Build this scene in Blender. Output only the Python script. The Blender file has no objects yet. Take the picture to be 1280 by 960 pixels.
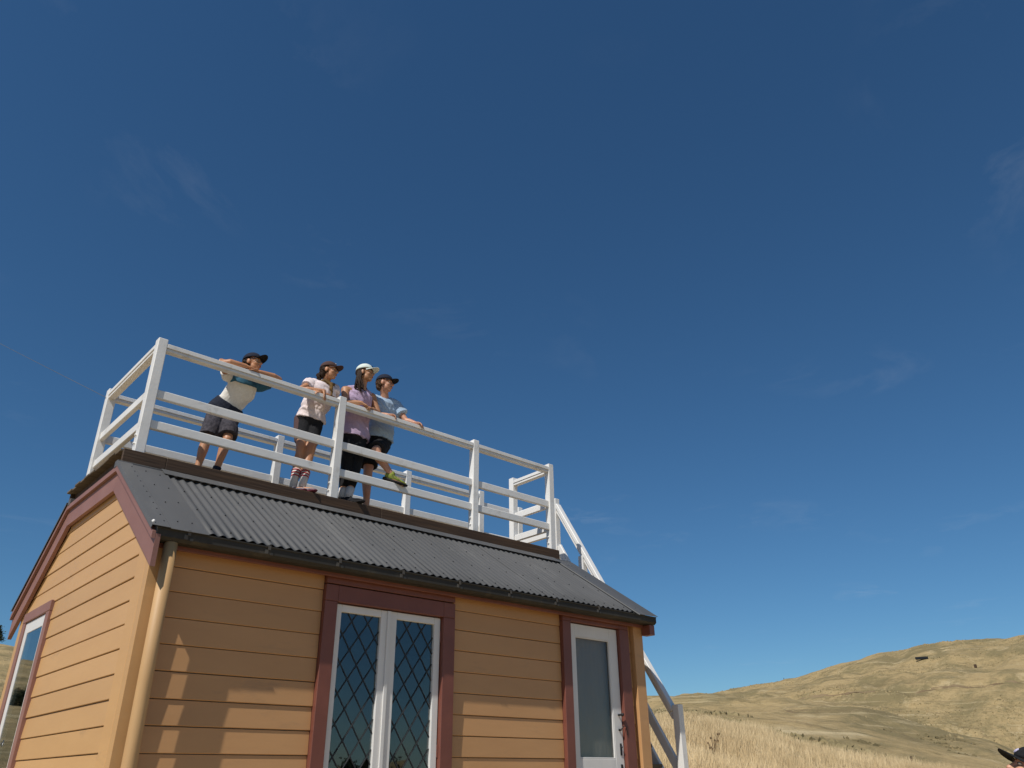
import bpy, bmesh, math, random
import numpy as np
from mathutils import Vector, Matrix

R = math.radians
random.seed(7)
rng = np.random.default_rng(11)
scene = bpy.context.scene
col = scene.collection

# ------------------------------------------------------------------ camera
cam_d = bpy.data.cameras.new('camera')
cam = bpy.data.objects.new('camera', cam_d)
col.objects.link(cam)
CAM = Vector((-1.7506, -5.7623, 1.6))
YAW, PITCH, ROLL = R(47.9622), R(26.7009), R(-0.5514)
fw = Vector((math.cos(YAW), math.sin(YAW), 0))
rt = Vector((math.sin(YAW), -math.cos(YAW), 0))
up = Vector((0, 0, 1))
F = fw * math.cos(PITCH) + up * math.sin(PITCH)
U = up * math.cos(PITCH) - fw * math.sin(PITCH)
cr = rt * math.cos(ROLL) + U * math.sin(ROLL)
cu = U * math.cos(ROLL) - rt * math.sin(ROLL)
mw = Matrix((cr, cu, -F)).transposed().to_4x4()
mw.translation = CAM
cam.matrix_world = mw
cam_d.sensor_width = 36.0
cam_d.lens = 36.0 * 984.37 / 1280.0
cam_d.clip_start = 0.05
cam_d.clip_end = 8000
scene.camera = cam

# ------------------------------------------------------------------ light
SUN = Vector((-3.1, -0.93, 4.05)).normalized()
elev = math.asin(SUN.z)
azim = math.atan2(SUN.x, SUN.y)
sd = bpy.data.lights.new('sun', 'SUN')
sd.energy = 4.35
sd.angle = R(0.53)
sd.color = (1.0, 0.955, 0.88)
so = bpy.data.objects.new('sun', sd)
col.objects.link(so)
so.rotation_euler = (-SUN).to_track_quat('-Z', 'Y').to_euler()
so.location = SUN * 60

world = bpy.data.worlds.new('World')
scene.world = world
world.use_nodes = True
wn, wl = world.node_tree.nodes, world.node_tree.links
bg = wn['Background']
bg.inputs[1].default_value = 0.078
sky = wn.new('ShaderNodeTexSky')
sky.sky_type = 'NISHITA'
sky.sun_disc = False
sky.sun_elevation = elev
sky.sun_rotation = azim
sky.altitude = 300
sky.air_density = 1.0
sky.dust_density = 0.0
sky.ozone_density = 10.0
# thin high wisps: noise over a flat layer far above
tc = wn.new('ShaderNodeTexCoord')
sep = wn.new('ShaderNodeSeparateXYZ')
wl.new(tc.outputs['Generated'], sep.inputs[0])
mx = wn.new('ShaderNodeMath'); mx.operation = 'MAXIMUM'; mx.inputs[1].default_value = 0.05
wl.new(sep.outputs[2], mx.inputs[0])
dv = wn.new('ShaderNodeVectorMath'); dv.operation = 'DIVIDE'
cmb = wn.new('ShaderNodeCombineXYZ')
for i in range(3):
    wl.new(mx.outputs[0], cmb.inputs[i])
wl.new(tc.outputs['Generated'], dv.inputs[0])
wl.new(cmb.outputs[0], dv.inputs[1])
off = wn.new('ShaderNodeVectorMath'); off.operation = 'ADD'; off.inputs[1].default_value = (7.1, 4.4, 0.0)
wl.new(dv.outputs[0], off.inputs[0])
n1 = wn.new('ShaderNodeTexNoise'); n1.inputs['Scale'].default_value = 3.1; n1.inputs['Detail'].default_value = 7; n1.inputs['Roughness'].default_value = 0.62; n1.inputs['Distortion'].default_value = 0.5
n2 = wn.new('ShaderNodeTexNoise'); n2.inputs['Scale'].default_value = 1.15; n2.inputs['Detail'].default_value = 2
wl.new(off.outputs[0], n1.inputs['Vector']); wl.new(off.outputs[0], n2.inputs['Vector'])
r1 = wn.new('ShaderNodeMapRange'); r1.inputs[1].default_value = 0.53; r1.inputs[2].default_value = 0.85
r2 = wn.new('ShaderNodeMapRange'); r2.inputs[1].default_value = 0.55; r2.inputs[2].default_value = 0.75
wl.new(n1.outputs[0], r1.inputs[0]); wl.new(n2.outputs[0], r2.inputs[0])
mm = wn.new('ShaderNodeMath'); mm.operation = 'MULTIPLY'
wl.new(r1.outputs[0], mm.inputs[0]); wl.new(r2.outputs[0], mm.inputs[1])
m3 = wn.new('ShaderNodeMath'); m3.operation = 'MULTIPLY'; m3.inputs[1].default_value = 0.20
wl.new(mm.outputs[0], m3.inputs[0])
mixc = wn.new('ShaderNodeMixRGB'); mixc.inputs[2].default_value = (7.5, 8.0, 8.6, 1)
hsv = wn.new('ShaderNodeHueSaturation'); hsv.inputs['Saturation'].default_value = 1.06
tint = wn.new('ShaderNodeMixRGB'); tint.blend_type = 'MULTIPLY'; tint.inputs[0].default_value = 1.0; tint.inputs[2].default_value = (0.97, 1.065, 0.99, 1)
wl.new(sky.outputs[0], tint.inputs[1]); wl.new(tint.outputs[0], hsv.inputs['Color'])
wl.new(m3.outputs[0], mixc.inputs[0]); wl.new(hsv.outputs[0], mixc.inputs[1])
wl.new(mixc.outputs[0], bg.inputs[0])

vs = scene.view_settings
vs.view_transform = 'Standard'
vs.look = 'None'
vs.gamma = 1.0
vs.exposure = 0.0
vs.use_curve_mapping = False
scene.cycles.max_bounces = 8
scene.cycles.use_denoising = True

# ------------------------------------------------------------------ materials
def mat(name, c1, c2=None, rough=0.6, scale=8.0, stretch=(1, 1, 1), bump=0.0, bscale=None, metal=0.0, spec=0.5, lo=0.35, hi=0.65, dirt=None, dirt_lo=0.62, dirt_hi=0.75, dirt_scale=3.0, rand=0.0, detail=6, sss=0.0):
    m = bpy.data.materials.new(name)
    m.use_nodes = True
    nt = m.node_tree; n = nt.nodes; l = nt.links
    b = n['Principled BSDF']
    b.inputs['Roughness'].default_value = rough
    b.inputs['Metallic'].default_value = metal
    b.inputs['Specular IOR Level'].default_value = spec
    if sss:
        b.inputs['Subsurface Weight'].default_value = sss
        b.inputs['Subsurface Radius'].default_value = (0.02, 0.008, 0.004)
        b.inputs['Subsurface Scale'].default_value = 0.4
    tc = n.new('ShaderNodeTexCoord')
    geo = n.new('ShaderNodeNewGeometry')
    mp = n.new('ShaderNodeMapping')
    mp.inputs['Scale'].default_value = stretch
    l.new(geo.outputs['Position'], mp.inputs[0])
    cur = None
    c2 = c2 or tuple(min(1, x * 0.86) for x in c1)
    nz = n.new('ShaderNodeTexNoise')
    nz.inputs['Scale'].default_value = scale
    nz.inputs['Detail'].default_value = detail
    nz.inputs['Roughness'].default_value = 0.6
    l.new(mp.outputs[0], nz.inputs['Vector'])
    mr = n.new('ShaderNodeMapRange')
    mr.inputs[1].default_value = lo; mr.inputs[2].default_value = hi
    l.new(nz.outputs[0], mr.inputs[0])
    mix = n.new('ShaderNodeMixRGB')
    mix.inputs[1].default_value = (*c1, 1); mix.inputs[2].default_value = (*c2, 1)
    l.new(mr.outputs[0], mix.inputs[0])
    cur = mix.outputs[0]
    if dirt:
        nd = n.new('ShaderNodeTexNoise')
        nd.inputs['Scale'].default_value = dirt_scale; nd.inputs['Detail'].default_value = 9; nd.inputs['Roughness'].default_value = 0.7
        l.new(mp.outputs[0], nd.inputs['Vector'])
        rd = n.new('ShaderNodeMapRange')
        rd.inputs[1].default_value = dirt_lo; rd.inputs[2].default_value = dirt_hi
        l.new(nd.outputs[0], rd.inputs[0])
        mx = n.new('ShaderNodeMixRGB')
        mx.inputs[2].default_value = (*dirt, 1)
        l.new(rd.outputs[0], mx.inputs[0]); l.new(cur, mx.inputs[1])
        cur = mx.outputs[0]
    if rand:
        oi = n.new('ShaderNodeObjectInfo')
        rr = n.new('ShaderNodeMapRange')
        rr.inputs[3].default_value = 1 - rand; rr.inputs[4].default_value = 1 + rand
        l.new(oi.outputs['Random'], rr.inputs[0])
        hs = n.new('ShaderNodeHueSaturation')
        l.new(rr.outputs[0], hs.inputs['Value']); l.new(cur, hs.inputs['Color'])
        cur = hs.outputs[0]
    l.new(cur, b.inputs['Base Color'])
    if bump:
        nb = n.new('ShaderNodeTexNoise')
        nb.inputs['Scale'].default_value = bscale or scale * 4
        nb.inputs['Detail'].default_value = 5
        l.new(mp.outputs[0], nb.inputs['Vector'])
        bp = n.new('ShaderNodeBump')
        bp.inputs['Strength'].default_value = bump
        bp.inputs['Distance'].default_value = 0.01
        l.new(nb.outputs[0], bp.inputs['Height'])
        l.new(bp.outputs[0], b.inputs['Normal'])
    return m

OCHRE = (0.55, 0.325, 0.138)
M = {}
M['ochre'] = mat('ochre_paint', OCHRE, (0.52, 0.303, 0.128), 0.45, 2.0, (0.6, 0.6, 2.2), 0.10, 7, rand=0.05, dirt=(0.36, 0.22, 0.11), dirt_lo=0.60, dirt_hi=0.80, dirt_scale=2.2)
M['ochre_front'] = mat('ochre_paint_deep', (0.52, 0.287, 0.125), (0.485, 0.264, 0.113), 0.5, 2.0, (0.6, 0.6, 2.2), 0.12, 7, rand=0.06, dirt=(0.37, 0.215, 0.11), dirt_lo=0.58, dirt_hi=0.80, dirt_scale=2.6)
M['pipe'] = mat('pipe_paint', (0.53, 0.33, 0.15), (0.48, 0.29, 0.13), 0.6, 3.0, (3, 3, 0.6), 0.1)
M['maroon'] = mat('maroon_paint', (0.19, 0.064, 0.043), (0.155, 0.051, 0.035), 0.45, 3.0, (1, 1, 1), 0.12, 25, rand=0.04, dirt=(0.25, 0.12, 0.1), dirt_lo=0.64, dirt_hi=0.85)
M['maroon_faded'] = mat('sun_faded_maroon_paint', (0.27, 0.135, 0.108), (0.235, 0.112, 0.088), 0.5, 3.0, (1, 1, 1), 0.12, 25, rand=0.04, dirt=(0.30, 0.17, 0.14), dirt_lo=0.6, dirt_hi=0.85)
M['white'] = mat('white_paint', (0.79, 0.775, 0.745), (0.73, 0.715, 0.685), 0.4, 3.0, (1, 1, 1), 0.12, 30, rand=0.03, dirt=(0.44, 0.40, 0.33), dirt_lo=0.58, dirt_hi=0.84, dirt_scale=6)
M['door_white'] = mat('door_white', (0.72, 0.71, 0.69), (0.66, 0.65, 0.63), 0.4, 4.0, (1, 1, 0.5), 0.08, 30)
M['roof'] = mat('roof_steel', (0.106, 0.104, 0.101), (0.083, 0.082, 0.080), 0.5, 1.6, (1, 0.25, 0.25), 0.05, 20, spec=0.4, rand=0.03, dirt=(0.145, 0.142, 0.135), dirt_lo=0.55, dirt_hi=0.78, dirt_scale=4)
M['gutter'] = mat('gutter_steel', (0.045, 0.042, 0.037), (0.034, 0.032, 0.028), 0.62, 3, spec=0.2, dirt=(0.10, 0.085, 0.06), dirt_lo=0.55, dirt_hi=0.8, dirt_scale=7)
M['clip'] = mat('clip_steel', (0.09, 0.08, 0.063), (0.07, 0.06, 0.05), 0.5, 20)
M['timber'] = mat('weathered_timber', (0.078, 0.040, 0.017), (0.042, 0.022, 0.010), 0.7, 3.5, (0.35, 4, 7), 0.4, 8, dirt=(0.095, 0.060, 0.036), dirt_lo=0.55, dirt_hi=0.8, dirt_scale=2, rand=0.08)
M['deckboard'] = mat('deck_timber', (0.15, 0.115, 0.075), (0.09, 0.066, 0.042), 0.75, 3.0, (0.3, 6, 6), 0.4, 8, rand=0.15)
M['dark'] = mat('dark_metal', (0.03, 0.03, 0.032), None, 0.4, 10, metal=0.6)
M['steel'] = mat('steel', (0.35, 0.35, 0.34), None, 0.35, 10, metal=0.9)
M['lead'] = mat('lead_came', (0.035, 0.038, 0.042), None, 0.5, 20, metal=0.3)
M['plaster'] = mat('interior_plaster', (0.20, 0.18, 0.155), None, 0.9, 2)
M['floorwood'] = mat('interior_floor', (0.14, 0.09, 0.055), None, 0.6, 3)
M['curtain'] = mat('curtain_cloth', (0.24, 0.222, 0.205), (0.22, 0.203, 0.187), 0.95, 3, (2, 2, 0.3))
M['concrete'] = mat('concrete', (0.33, 0.31, 0.28), (0.25, 0.235, 0.21), 0.9, 4, bump=0.3)

def glass_mat(name, f0, tint=(1, 1, 1)):
    m = bpy.data.materials.new(name)
    m.use_nodes = True
    n = m.node_tree.nodes; l = m.node_tree.links
    for x in list(n):
        if x.type != 'OUTPUT_MATERIAL': n.remove(x)
    out = [x for x in n if x.type == 'OUTPUT_MATERIAL'][0]
    gn = n.new('ShaderNodeNewGeometry')
    dt = n.new('ShaderNodeVectorMath'); dt.operation = 'DOT_PRODUCT'
    l.new(gn.outputs['Normal'], dt.inputs[0]); l.new(gn.outputs['Incoming'], dt.inputs[1])
    def mth(op, a, b_):
        x = n.new('ShaderNodeMath'); x.operation = op
        for i_, v_ in enumerate((a, b_)):
            if v_ is None: continue
            if isinstance(v_, float): x.inputs[i_].default_value = v_
            else: l.new(v_, x.inputs[i_])
        return x.outputs[0]
    c5 = mth('POWER', mth('SUBTRACT', 1.0, mth('ABSOLUTE', dt.outputs['Value'], None)), 5.0)
    fr = n.new('ShaderNodeMath'); fr.operation = 'MULTIPLY_ADD'
    l.new(c5, fr.inputs[0]); fr.inputs[1].default_value = 1 - f0; fr.inputs[2].default_value = f0
    tr = n.new('ShaderNodeBsdfTransparent'); tr.inputs[0].default_value = (*tint, 1)
    gl = n.new('ShaderNodeBsdfGlossy'); gl.inputs['Roughness'].default_value = 0.015; gl.inputs['Color'].default_value = (0.95, 0.97, 1, 1)
    mx = n.new('ShaderNodeMixShader')
    nz = n.new('ShaderNodeTexNoise'); nz.inputs['Scale'].default_value = 2.5
    geo = n.new('ShaderNodeNewGeometry')
    l.new(geo.outputs['Position'], nz.inputs['Vector'])
    bp = n.new('ShaderNodeBump'); bp.inputs['Strength'].default_value = 0.05; bp.inputs['Distance'].default_value = 0.01
    l.new(nz.outputs[0], bp.inputs['Height']); l.new(bp.outputs[0], gl.inputs['Normal'])
    l.new(fr.outputs[0], mx.inputs[0]); l.new(tr.outputs[0], mx.inputs[1]); l.new(gl.outputs[0], mx.inputs[2])
    l.new(mx.outputs[0], out.inputs[0])
    return m
M['glass'] = glass_mat('window_glass', 0.085, (0.75, 0.8, 0.8))
M['glass_clear'] = glass_mat('clear_glass', 0.03, (0.92, 0.93, 0.92))
M['glass_side'] = glass_mat('side_window_glass', 0.16, (0.6, 0.65, 0.65))

# ------------------------------------------------------------------ helpers
ORG = {}
def link(o, parent, centre):
    col.objects.link(o)
    ORG[o.name] = Vector(centre)
    if parent is not None:
        o.parent = parent
        o.location = Vector(centre) - ORG[parent.name]
    else:
        o.location = centre
def tag(o, label=None, cat=None, group=None, kind=None):
    if label: o['label'] = label
    if cat: o['category'] = cat
    if group: o['group'] = group
    if kind: o['kind'] = kind
    return o
def root(name, loc, label, cat, group=None):
    o = bpy.data.objects.new(name, None)
    o.empty_display_size = 0.2
    link(o, None, loc)
    return tag(o, label, cat, group)
def obj(name, vf, m, parent=None, smooth=False, origin=None):
    v, f = vf
    a = np.array(v, float)
    c = (a.min(0) + a.max(0)) / 2 if origin is None else np.array(origin, float)
    me = bpy.data.meshes.new(name)
    me.from_pydata((a - c).tolist(), [], f)
    me.validate()
    me.update()
    if m is not None: me.materials.append(M[m] if isinstance(m, str) else m)
    if smooth:
        me.polygons.foreach_set('use_smooth', [True] * len(me.polygons))
    o = bpy.data.objects.new(name, me)
    link(o, parent, c)
    return o
def join(*parts):
    V, Fc = [], []
    for v, f in parts:
        k = len(V)
        V.extend([tuple(x) for x in v]); Fc.extend([tuple(i + k for i in q) for q in f])
    return V, Fc
def obox(c, ax, ay, az, bev=0.004):
    """box from centre and three half-extent vectors, with chamfered edges"""
    c = Vector(c); ax = Vector(ax); ay = Vector(ay); az = Vector(az)
    L = [ax.length, ay.length, az.length]
    b = min(bev, 0.3 * min(L))
    n = [ax / L[0], ay / L[1], az / L[2]]
    V = []; idx = {}
    for sx in (-1, 1):
        for sy in (-1, 1):
            for sz in (-1, 1):
                s = (sx, sy, sz)
                for k in range(3):
                    p = c.copy()
                    for j in range(3):
                        p += n[j] * s[j] * (L[j] - (0 if j == k else b))
                    idx[(s, k)] = len(V); V.append(tuple(p))
    Fc = []
    for k in range(3):
        a, d = (k + 1) % 3, (k + 2) % 3
        for s in (-1, 1):
            q = []
            for (sa, sb) in ((-1, -1), (1, -1), (1, 1), (-1, 1)):
                t = [0, 0, 0]; t[k] = s; t[a] = sa; t[d] = sb
                q.append(idx[(tuple(t), k)])
            Fc.append(tuple(q if s > 0 else q[::-1]))
        # edges parallel to axis k, between faces a and d
        for sa in (-1, 1):
            for sb in (-1, 1):
                t0 = [0, 0, 0]; t0[k] = -1; t0[a] = sa; t0[d] = sb
                t1 = list(t0); t1[k] = 1
                q = [idx[(tuple(t0), a)], idx[(tuple(t0), d)], idx[(tuple(t1), d)], idx[(tuple(t1), a)]]
                Fc.append(tuple(q if sa * sb < 0 else q[::-1]))
    for sx in (-1, 1):
        for sy in (-1, 1):
            for sz in (-1, 1):
                s = (sx, sy, sz)
                q = [idx[(s, 0)], idx[(s, 1)], idx[(s, 2)]]
                Fc.append(tuple(q if sx * sy * sz > 0 else q[::-1]))
    return V, Fc
def box(x0, x1, y0, y1, z0, z1, bev=0.004):
    return obox(((x0 + x1) / 2, (y0 + y1) / 2, (z0 + z1) / 2), ((x1 - x0) / 2, 0, 0), (0, (y1 - y0) / 2, 0), (0, 0, (z1 - z0) / 2), bev)
def beam(p0, p1, w, h, side=None, bev=0.005):
    """bar from p0 to p1; w across (horizontal), h in the other direction"""
    p0 = Vector(p0); p1 = Vector(p1)
    d = (p1 - p0); L = d.length; d.normalize()
    s = Vector(side) if side else d.cross(Vector((0, 0, 1)))
    s.normalize()
    t = s.cross(d).normalized()
    return obox((p0 + p1) / 2, d * L / 2, s * w / 2, t * h / 2, bev)
def prism(poly, axis, a0, a1):
    """extrude a 2-D polygon along an axis (0: poly in y,z; 1: poly in x,z)"""
    n = len(poly)
    mk = (lambda a, p: (a, p[0], p[1])) if axis == 0 else (lambda a, p: (p[0], a, p[1]))
    V = [mk(a0, p) for p in poly] + [mk(a1, p) for p in poly]
    Fc = [tuple(range(n))[::-1], tuple(range(n, 2 * n))] + [(i, (i + 1) % n, n + (i + 1) % n, n + i) for i in range(n)]
    return V, Fc
def frame_of(d):
    d = Vector(d).normalized()
    a = Vector((0, 0, 1)) if abs(d.z) < 0.9 else Vector((1, 0, 0))
    s = d.cross(a).normalized()
    return s, d.cross(s).normalized()
def limb(pts, rad, n=10, cap=True):
    """tapered tube through points with rounded ends"""
    pts = [Vector(p) for p in pts]
    rad = list(rad)
    if cap:
        d0 = (pts[0] - pts[1]).normalized(); d1 = (pts[-1] - pts[-2]).normalized()
        pts = [pts[0] + d0 * rad[0] * 0.95, pts[0] + d0 * rad[0] * 0.7] + pts + [pts[-1] + d1 * rad[-1] * 0.7, pts[-1] + d1 * rad[-1] * 0.95]
        rad = [rad[0] * 0.3, rad[0] * 0.72] + rad + [rad[-1] * 0.72, rad[-1] * 0.3]
    V, Fc = [], []
    s = None
    for i, p in enumerate(pts):
        d = (pts[min(i + 1, len(pts) - 1)] - pts[max(i - 1, 0)]).normalized()
        if s is None: s, t = frame_of(d)
        else:
            s = (s - d * s.dot(d)).normalized(); t = d.cross(s)
        for k in range(n):
            a = 2 * math.pi * k / n
            V.append(tuple(p + (s * math.cos(a) + t * math.sin(a)) * rad[i]))
    m = len(pts)
    for i in range(m - 1):
        for k in range(n):
            k2 = (k + 1) % n
            Fc.append((i * n + k, i * n + k2, (i + 1) * n + k2, (i + 1) * n + k))
    Fc.append(tuple(range(n))[::-1]); Fc.append(tuple(range((m - 1) * n, m * n)))
    return V, Fc
def loft(secs, n=20, power=2.0):
    """sections: (centre, lateral vector a, depth vector b)"""
    V, Fc = [], []
    for c, a, b in secs:
        c = Vector(c); a = Vector(a); b = Vector(b)
        for k in range(n):
            t = 2 * math.pi * k / n
            ct, st = math.cos(t), math.sin(t)
            e = 2.0 / power
            V.append(tuple(c + a * math.copysign(abs(ct) ** e, ct) + b * math.copysign(abs(st) ** e, st)))
    m = len(secs)
    for i in range(m - 1):
        for k in range(n):
            k2 = (k + 1) % n
            Fc.append((i * n + k, i * n + k2, (i + 1) * n + k2, (i + 1) * n + k))
    Fc.append(tuple(range(n))[::-1]); Fc.append(tuple(range((m - 1) * n, m * n)))
    return V, Fc
def ell(c, a, b, d, nu=14, nv=9):
    c = Vector(c); a = Vector(a); b = Vector(b); d = Vector(d)
    V = [tuple(c - d)]
    for j in range(1, nv):
        ph = math.pi * j / nv - math.pi / 2
        for k in range(nu):
            th = 2 * math.pi * k / nu
            V.append(tuple(c + (a * math.cos(th) + b * math.sin(th)) * math.cos(ph) + d * math.sin(ph)))
    V.append(tuple(c + d))
    Fc = [(0, 1 + (k + 1) % nu, 1 + k) for k in range(nu)]
    for j in range(nv - 2):
        for k in range(nu):
            k2 = (k + 1) % nu
            Fc.append((1 + j * nu + k, 1 + j * nu + k2, 1 + (j + 1) * nu + k2, 1 + (j + 1) * nu + k))
    last = len(V) - 1; base = 1 + (nv - 2) * nu
    Fc += [(last, base + k, base + (k + 1) % nu) for k in range(nu)]
    return V, Fc

H = 1.6      # heights below are measured from the eye level and shifted by H
def Z(z): return z + H
W, D = 5.29, 3.56
ZD = Z(2.59)     # deck top

# ------------------------------------------------------------------ ground
def noise2(x, y, seed):
    r = np.random.default_rng(seed)
    T = r.random((256, 256))
    xi = np.floor(x).astype(int); yi = np.floor(y).astype(int)
    fx = x - xi; fy = y - yi
    fx = fx * fx * (3 - 2 * fx); fy = fy * fy * (3 - 2 * fy)
    g = lambda i, j: T[i % 256, j % 256]
    return (g(xi, yi) * (1 - fx) + g(xi + 1, yi) * fx) * (1 - fy) + (g(xi, yi + 1) * (1 - fx) + g(xi + 1, yi + 1) * fx) * fy - 0.5
def fbm(x, y, seed, oct=4):
    s = 0; a = 1
    for o in range(oct):
        s = s + a * noise2(x * 2 ** o, y * 2 ** o, seed + o); a *= 0.5
    return s
AZ = [0, 10, 16.1, 18.2, 20.4, 24.2, 27.1, 29.2, 31.2, 36.4, 38.5, 48, 60, 72, 80, 88, 100, 120, 160, 200, 260, 310, 340, 360]
E3 = [6.8, 7.6, 7.36, 7.25, 7.2, 6.7, 6.1, 5.66, 5.31, 4.98, 4.83, 4.6, 5.2, 6.6, 7.4, 7.5, 6.6, 6.2, 5.0, 2.0, 0.4, 0.4, 2.4, 6.4]
AZ2 = [0, 10, 17.7, 19.5, 21.5, 23.9, 26.5, 29, 31.3, 36.4, 40, 60, 80, 100, 130, 200, 300, 340, 360]
E2 = [-1.0, -0.6, 0.97, 1.85, 2.47, 3.39, 4.18, 4.45, 4.62, 4.74, 4.6, 4.2, 5.2, 4.2, 3.5, 0.5, -0.6, -1.0, -1.0]
AZ1 = [0, 10, 17.9, 21, 23.1, 25.2, 27.4, 29.7, 32, 34.5, 37, 42, 50, 65, 80, 100, 150, 250, 330, 360]
E1 = [-1.2, -1.0, -0.5, -0.1, 0.15, 0.65, 1.15, 1.6, 2.35, 3.05, 3.6, 3.4, 2.6, 1.2, 1.0, 0.8, 0.5, -1.2, -1.2, -1.0]
tr_az = [10, 16.1, 19, 22, 26.5, 29, 32, 42]
tr_d = [284, 285, 278, 275, 266, 269, 279, 290]
def ground_z(az, d):
    """height of the ground; az in degrees, d in metres from the standing point"""
    e1 = np.interp(az, AZ1, E1); e2 = np.interp(az, AZ2, E2); e3 = np.interp(az, AZ, E3)
    t = lambda e: np.tan(np.radians(e))
    z1 = H + 28 * t(e1)
    zs = [z1 * 0.0, z1, H + 48 * t(e1 - 0.75), H + 85 * t(e1 * 0.35 + e2 * 0.65 - 0.5), H + 150 * t(e2), H + 205 * t(np.minimum(e2 - 1.6, e3 - 2.8)), H + 300 * t(e2 * 0.25 + e3 * 0.75 - 0.35), H + 420 * t(e3), H + 620 * t(e3 - 2.5), H + 1200 * t(e3 * 0.2), H + 3500 * t(0.3)]
    ds = [0, 28, 48, 85, 150, 205, 300, 420, 620, 1200, 3500]
    z = np.zeros_like(d)
    for i in range(len(ds) - 1):
        u = np.clip((d - ds[i]) / (ds[i + 1] - ds[i]), 0, 1)
        s = u if i == 0 else 0.45 * u + 0.55 * u * u * (3 - 2 * u)
        k = (d >= ds[i]) & (d < ds[i + 1] + (1 if i == len(ds) - 2 else 0))
        z = np.where(k, zs[i] + (zs[i + 1] - zs[i]) * s, z)
    a = np.radians(az)
    x = CAM.x + d * np.cos(a); y = CAM.y + d * np.sin(a)
    w = np.clip((d - 35) / 120, 0, 1)
    q = az * 0.55 + 4.2 * np.log(np.maximum(d, 1))
    z = z + w * (0.004 * d * fbm(q * 0.9 + 40, np.log(np.maximum(d, 1)) * 2.2 + 9, 5, 4) + 0.65 * fbm(x / 13 + 900, y / 13 + 900, 21, 5) + 0.006 * d * np.abs(fbm(az * 0.30 + 1.9 * np.log(np.maximum(d, 1)) + 70, az * 0.16 + 31, 27, 3)))
    gl = np.abs(fbm(x / 60 + 500, y / 60 + 500, 33, 3))
    z = z - w * np.clip(0.16 - gl, 0, 1) * 11 * np.clip((430 - d) / 80, 0, 1)
    z = z + np.clip((d - 6) / 20, 0, 1) * 0.35 * fbm(x / 6 + 300, y / 6 + 300, 44, 3)
    z = z + w * 0.17 * np.sin(z * 2 * np.pi / 1.7 + 2.5 * fbm(x / 40 + 10, y / 40 + 10, 55, 3)) * np.clip(0.5 + 1.6 * fbm(x / 30 + 210, y / 30 + 210, 57, 2), 0, 1)
    z = np.where((x > -0.6) & (x < 5.42) & (y > -0.7) & (y < 4.1), np.minimum(z, 0.66), z)
    td = np.interp(az, tr_az, tr_d) + 1.2 * noise2(az * 0.6 + 50, az * 0 + 3.3, 8)
    k = (az > 14) & (az < 33)
    z = z - np.where(k, 0.8 * np.exp(-((d - td) / 2.6) ** 2), 0)
    return z
azs = np.concatenate([np.arange(8, 45, 0.13), np.arange(45, 74, 1.0), np.arange(74, 92, 0.4), np.arange(92, 368, 2.5)])
dsr = np.concatenate([np.geomspace(0.6, 22, 60), np.geomspace(22.6, 430, 330), np.geomspace(440, 3500, 40)])
A2, D2 = np.meshgrid(azs, dsr)
Zg = ground_z(np.mod(A2, 360), D2)
XX = CAM.x + D2 * np.cos(np.radians(A2)); YY = CAM.y + D2 * np.sin(np.radians(A2))
na, nd = len(azs), len(dsr)
V = np.stack([XX.ravel(), YY.ravel(), Zg.ravel()], 1)
V = np.vstack([V, [[CAM.x, CAM.y, 0.0]]])
jj, ii = np.meshgrid(np.arange(nd - 1), np.arange(na), indexing='ij')
i2 = (ii + 1) % na
quads = np.stack([jj * na + ii, (jj + 1) * na + ii, (jj + 1) * na + i2, jj * na + i2], -1).reshape(-1, 4)
me = bpy.data.meshes.new('ground')
tris = [(nd * na, k, (k + 1) % na) for k in range(na)]
nq = len(quads)
me.vertices.add(len(V)); me.vertices.foreach_set('co', V.ravel())
loops = np.concatenate([quads.ravel(), np.array(tris).ravel()])
me.loops.add(len(loops)); me.loops.foreach_set('vertex_index', loops)
starts = np.concatenate([np.arange(nq) * 4, nq * 4 + np.arange(na) * 3])
me.polygons.add(len(starts)); me.polygons.foreach_set('loop_start', starts)
me.polygons.foreach_set('use_smooth', np.ones(len(starts), bool))
me.update(calc_edges=True); me.validate()
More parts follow.
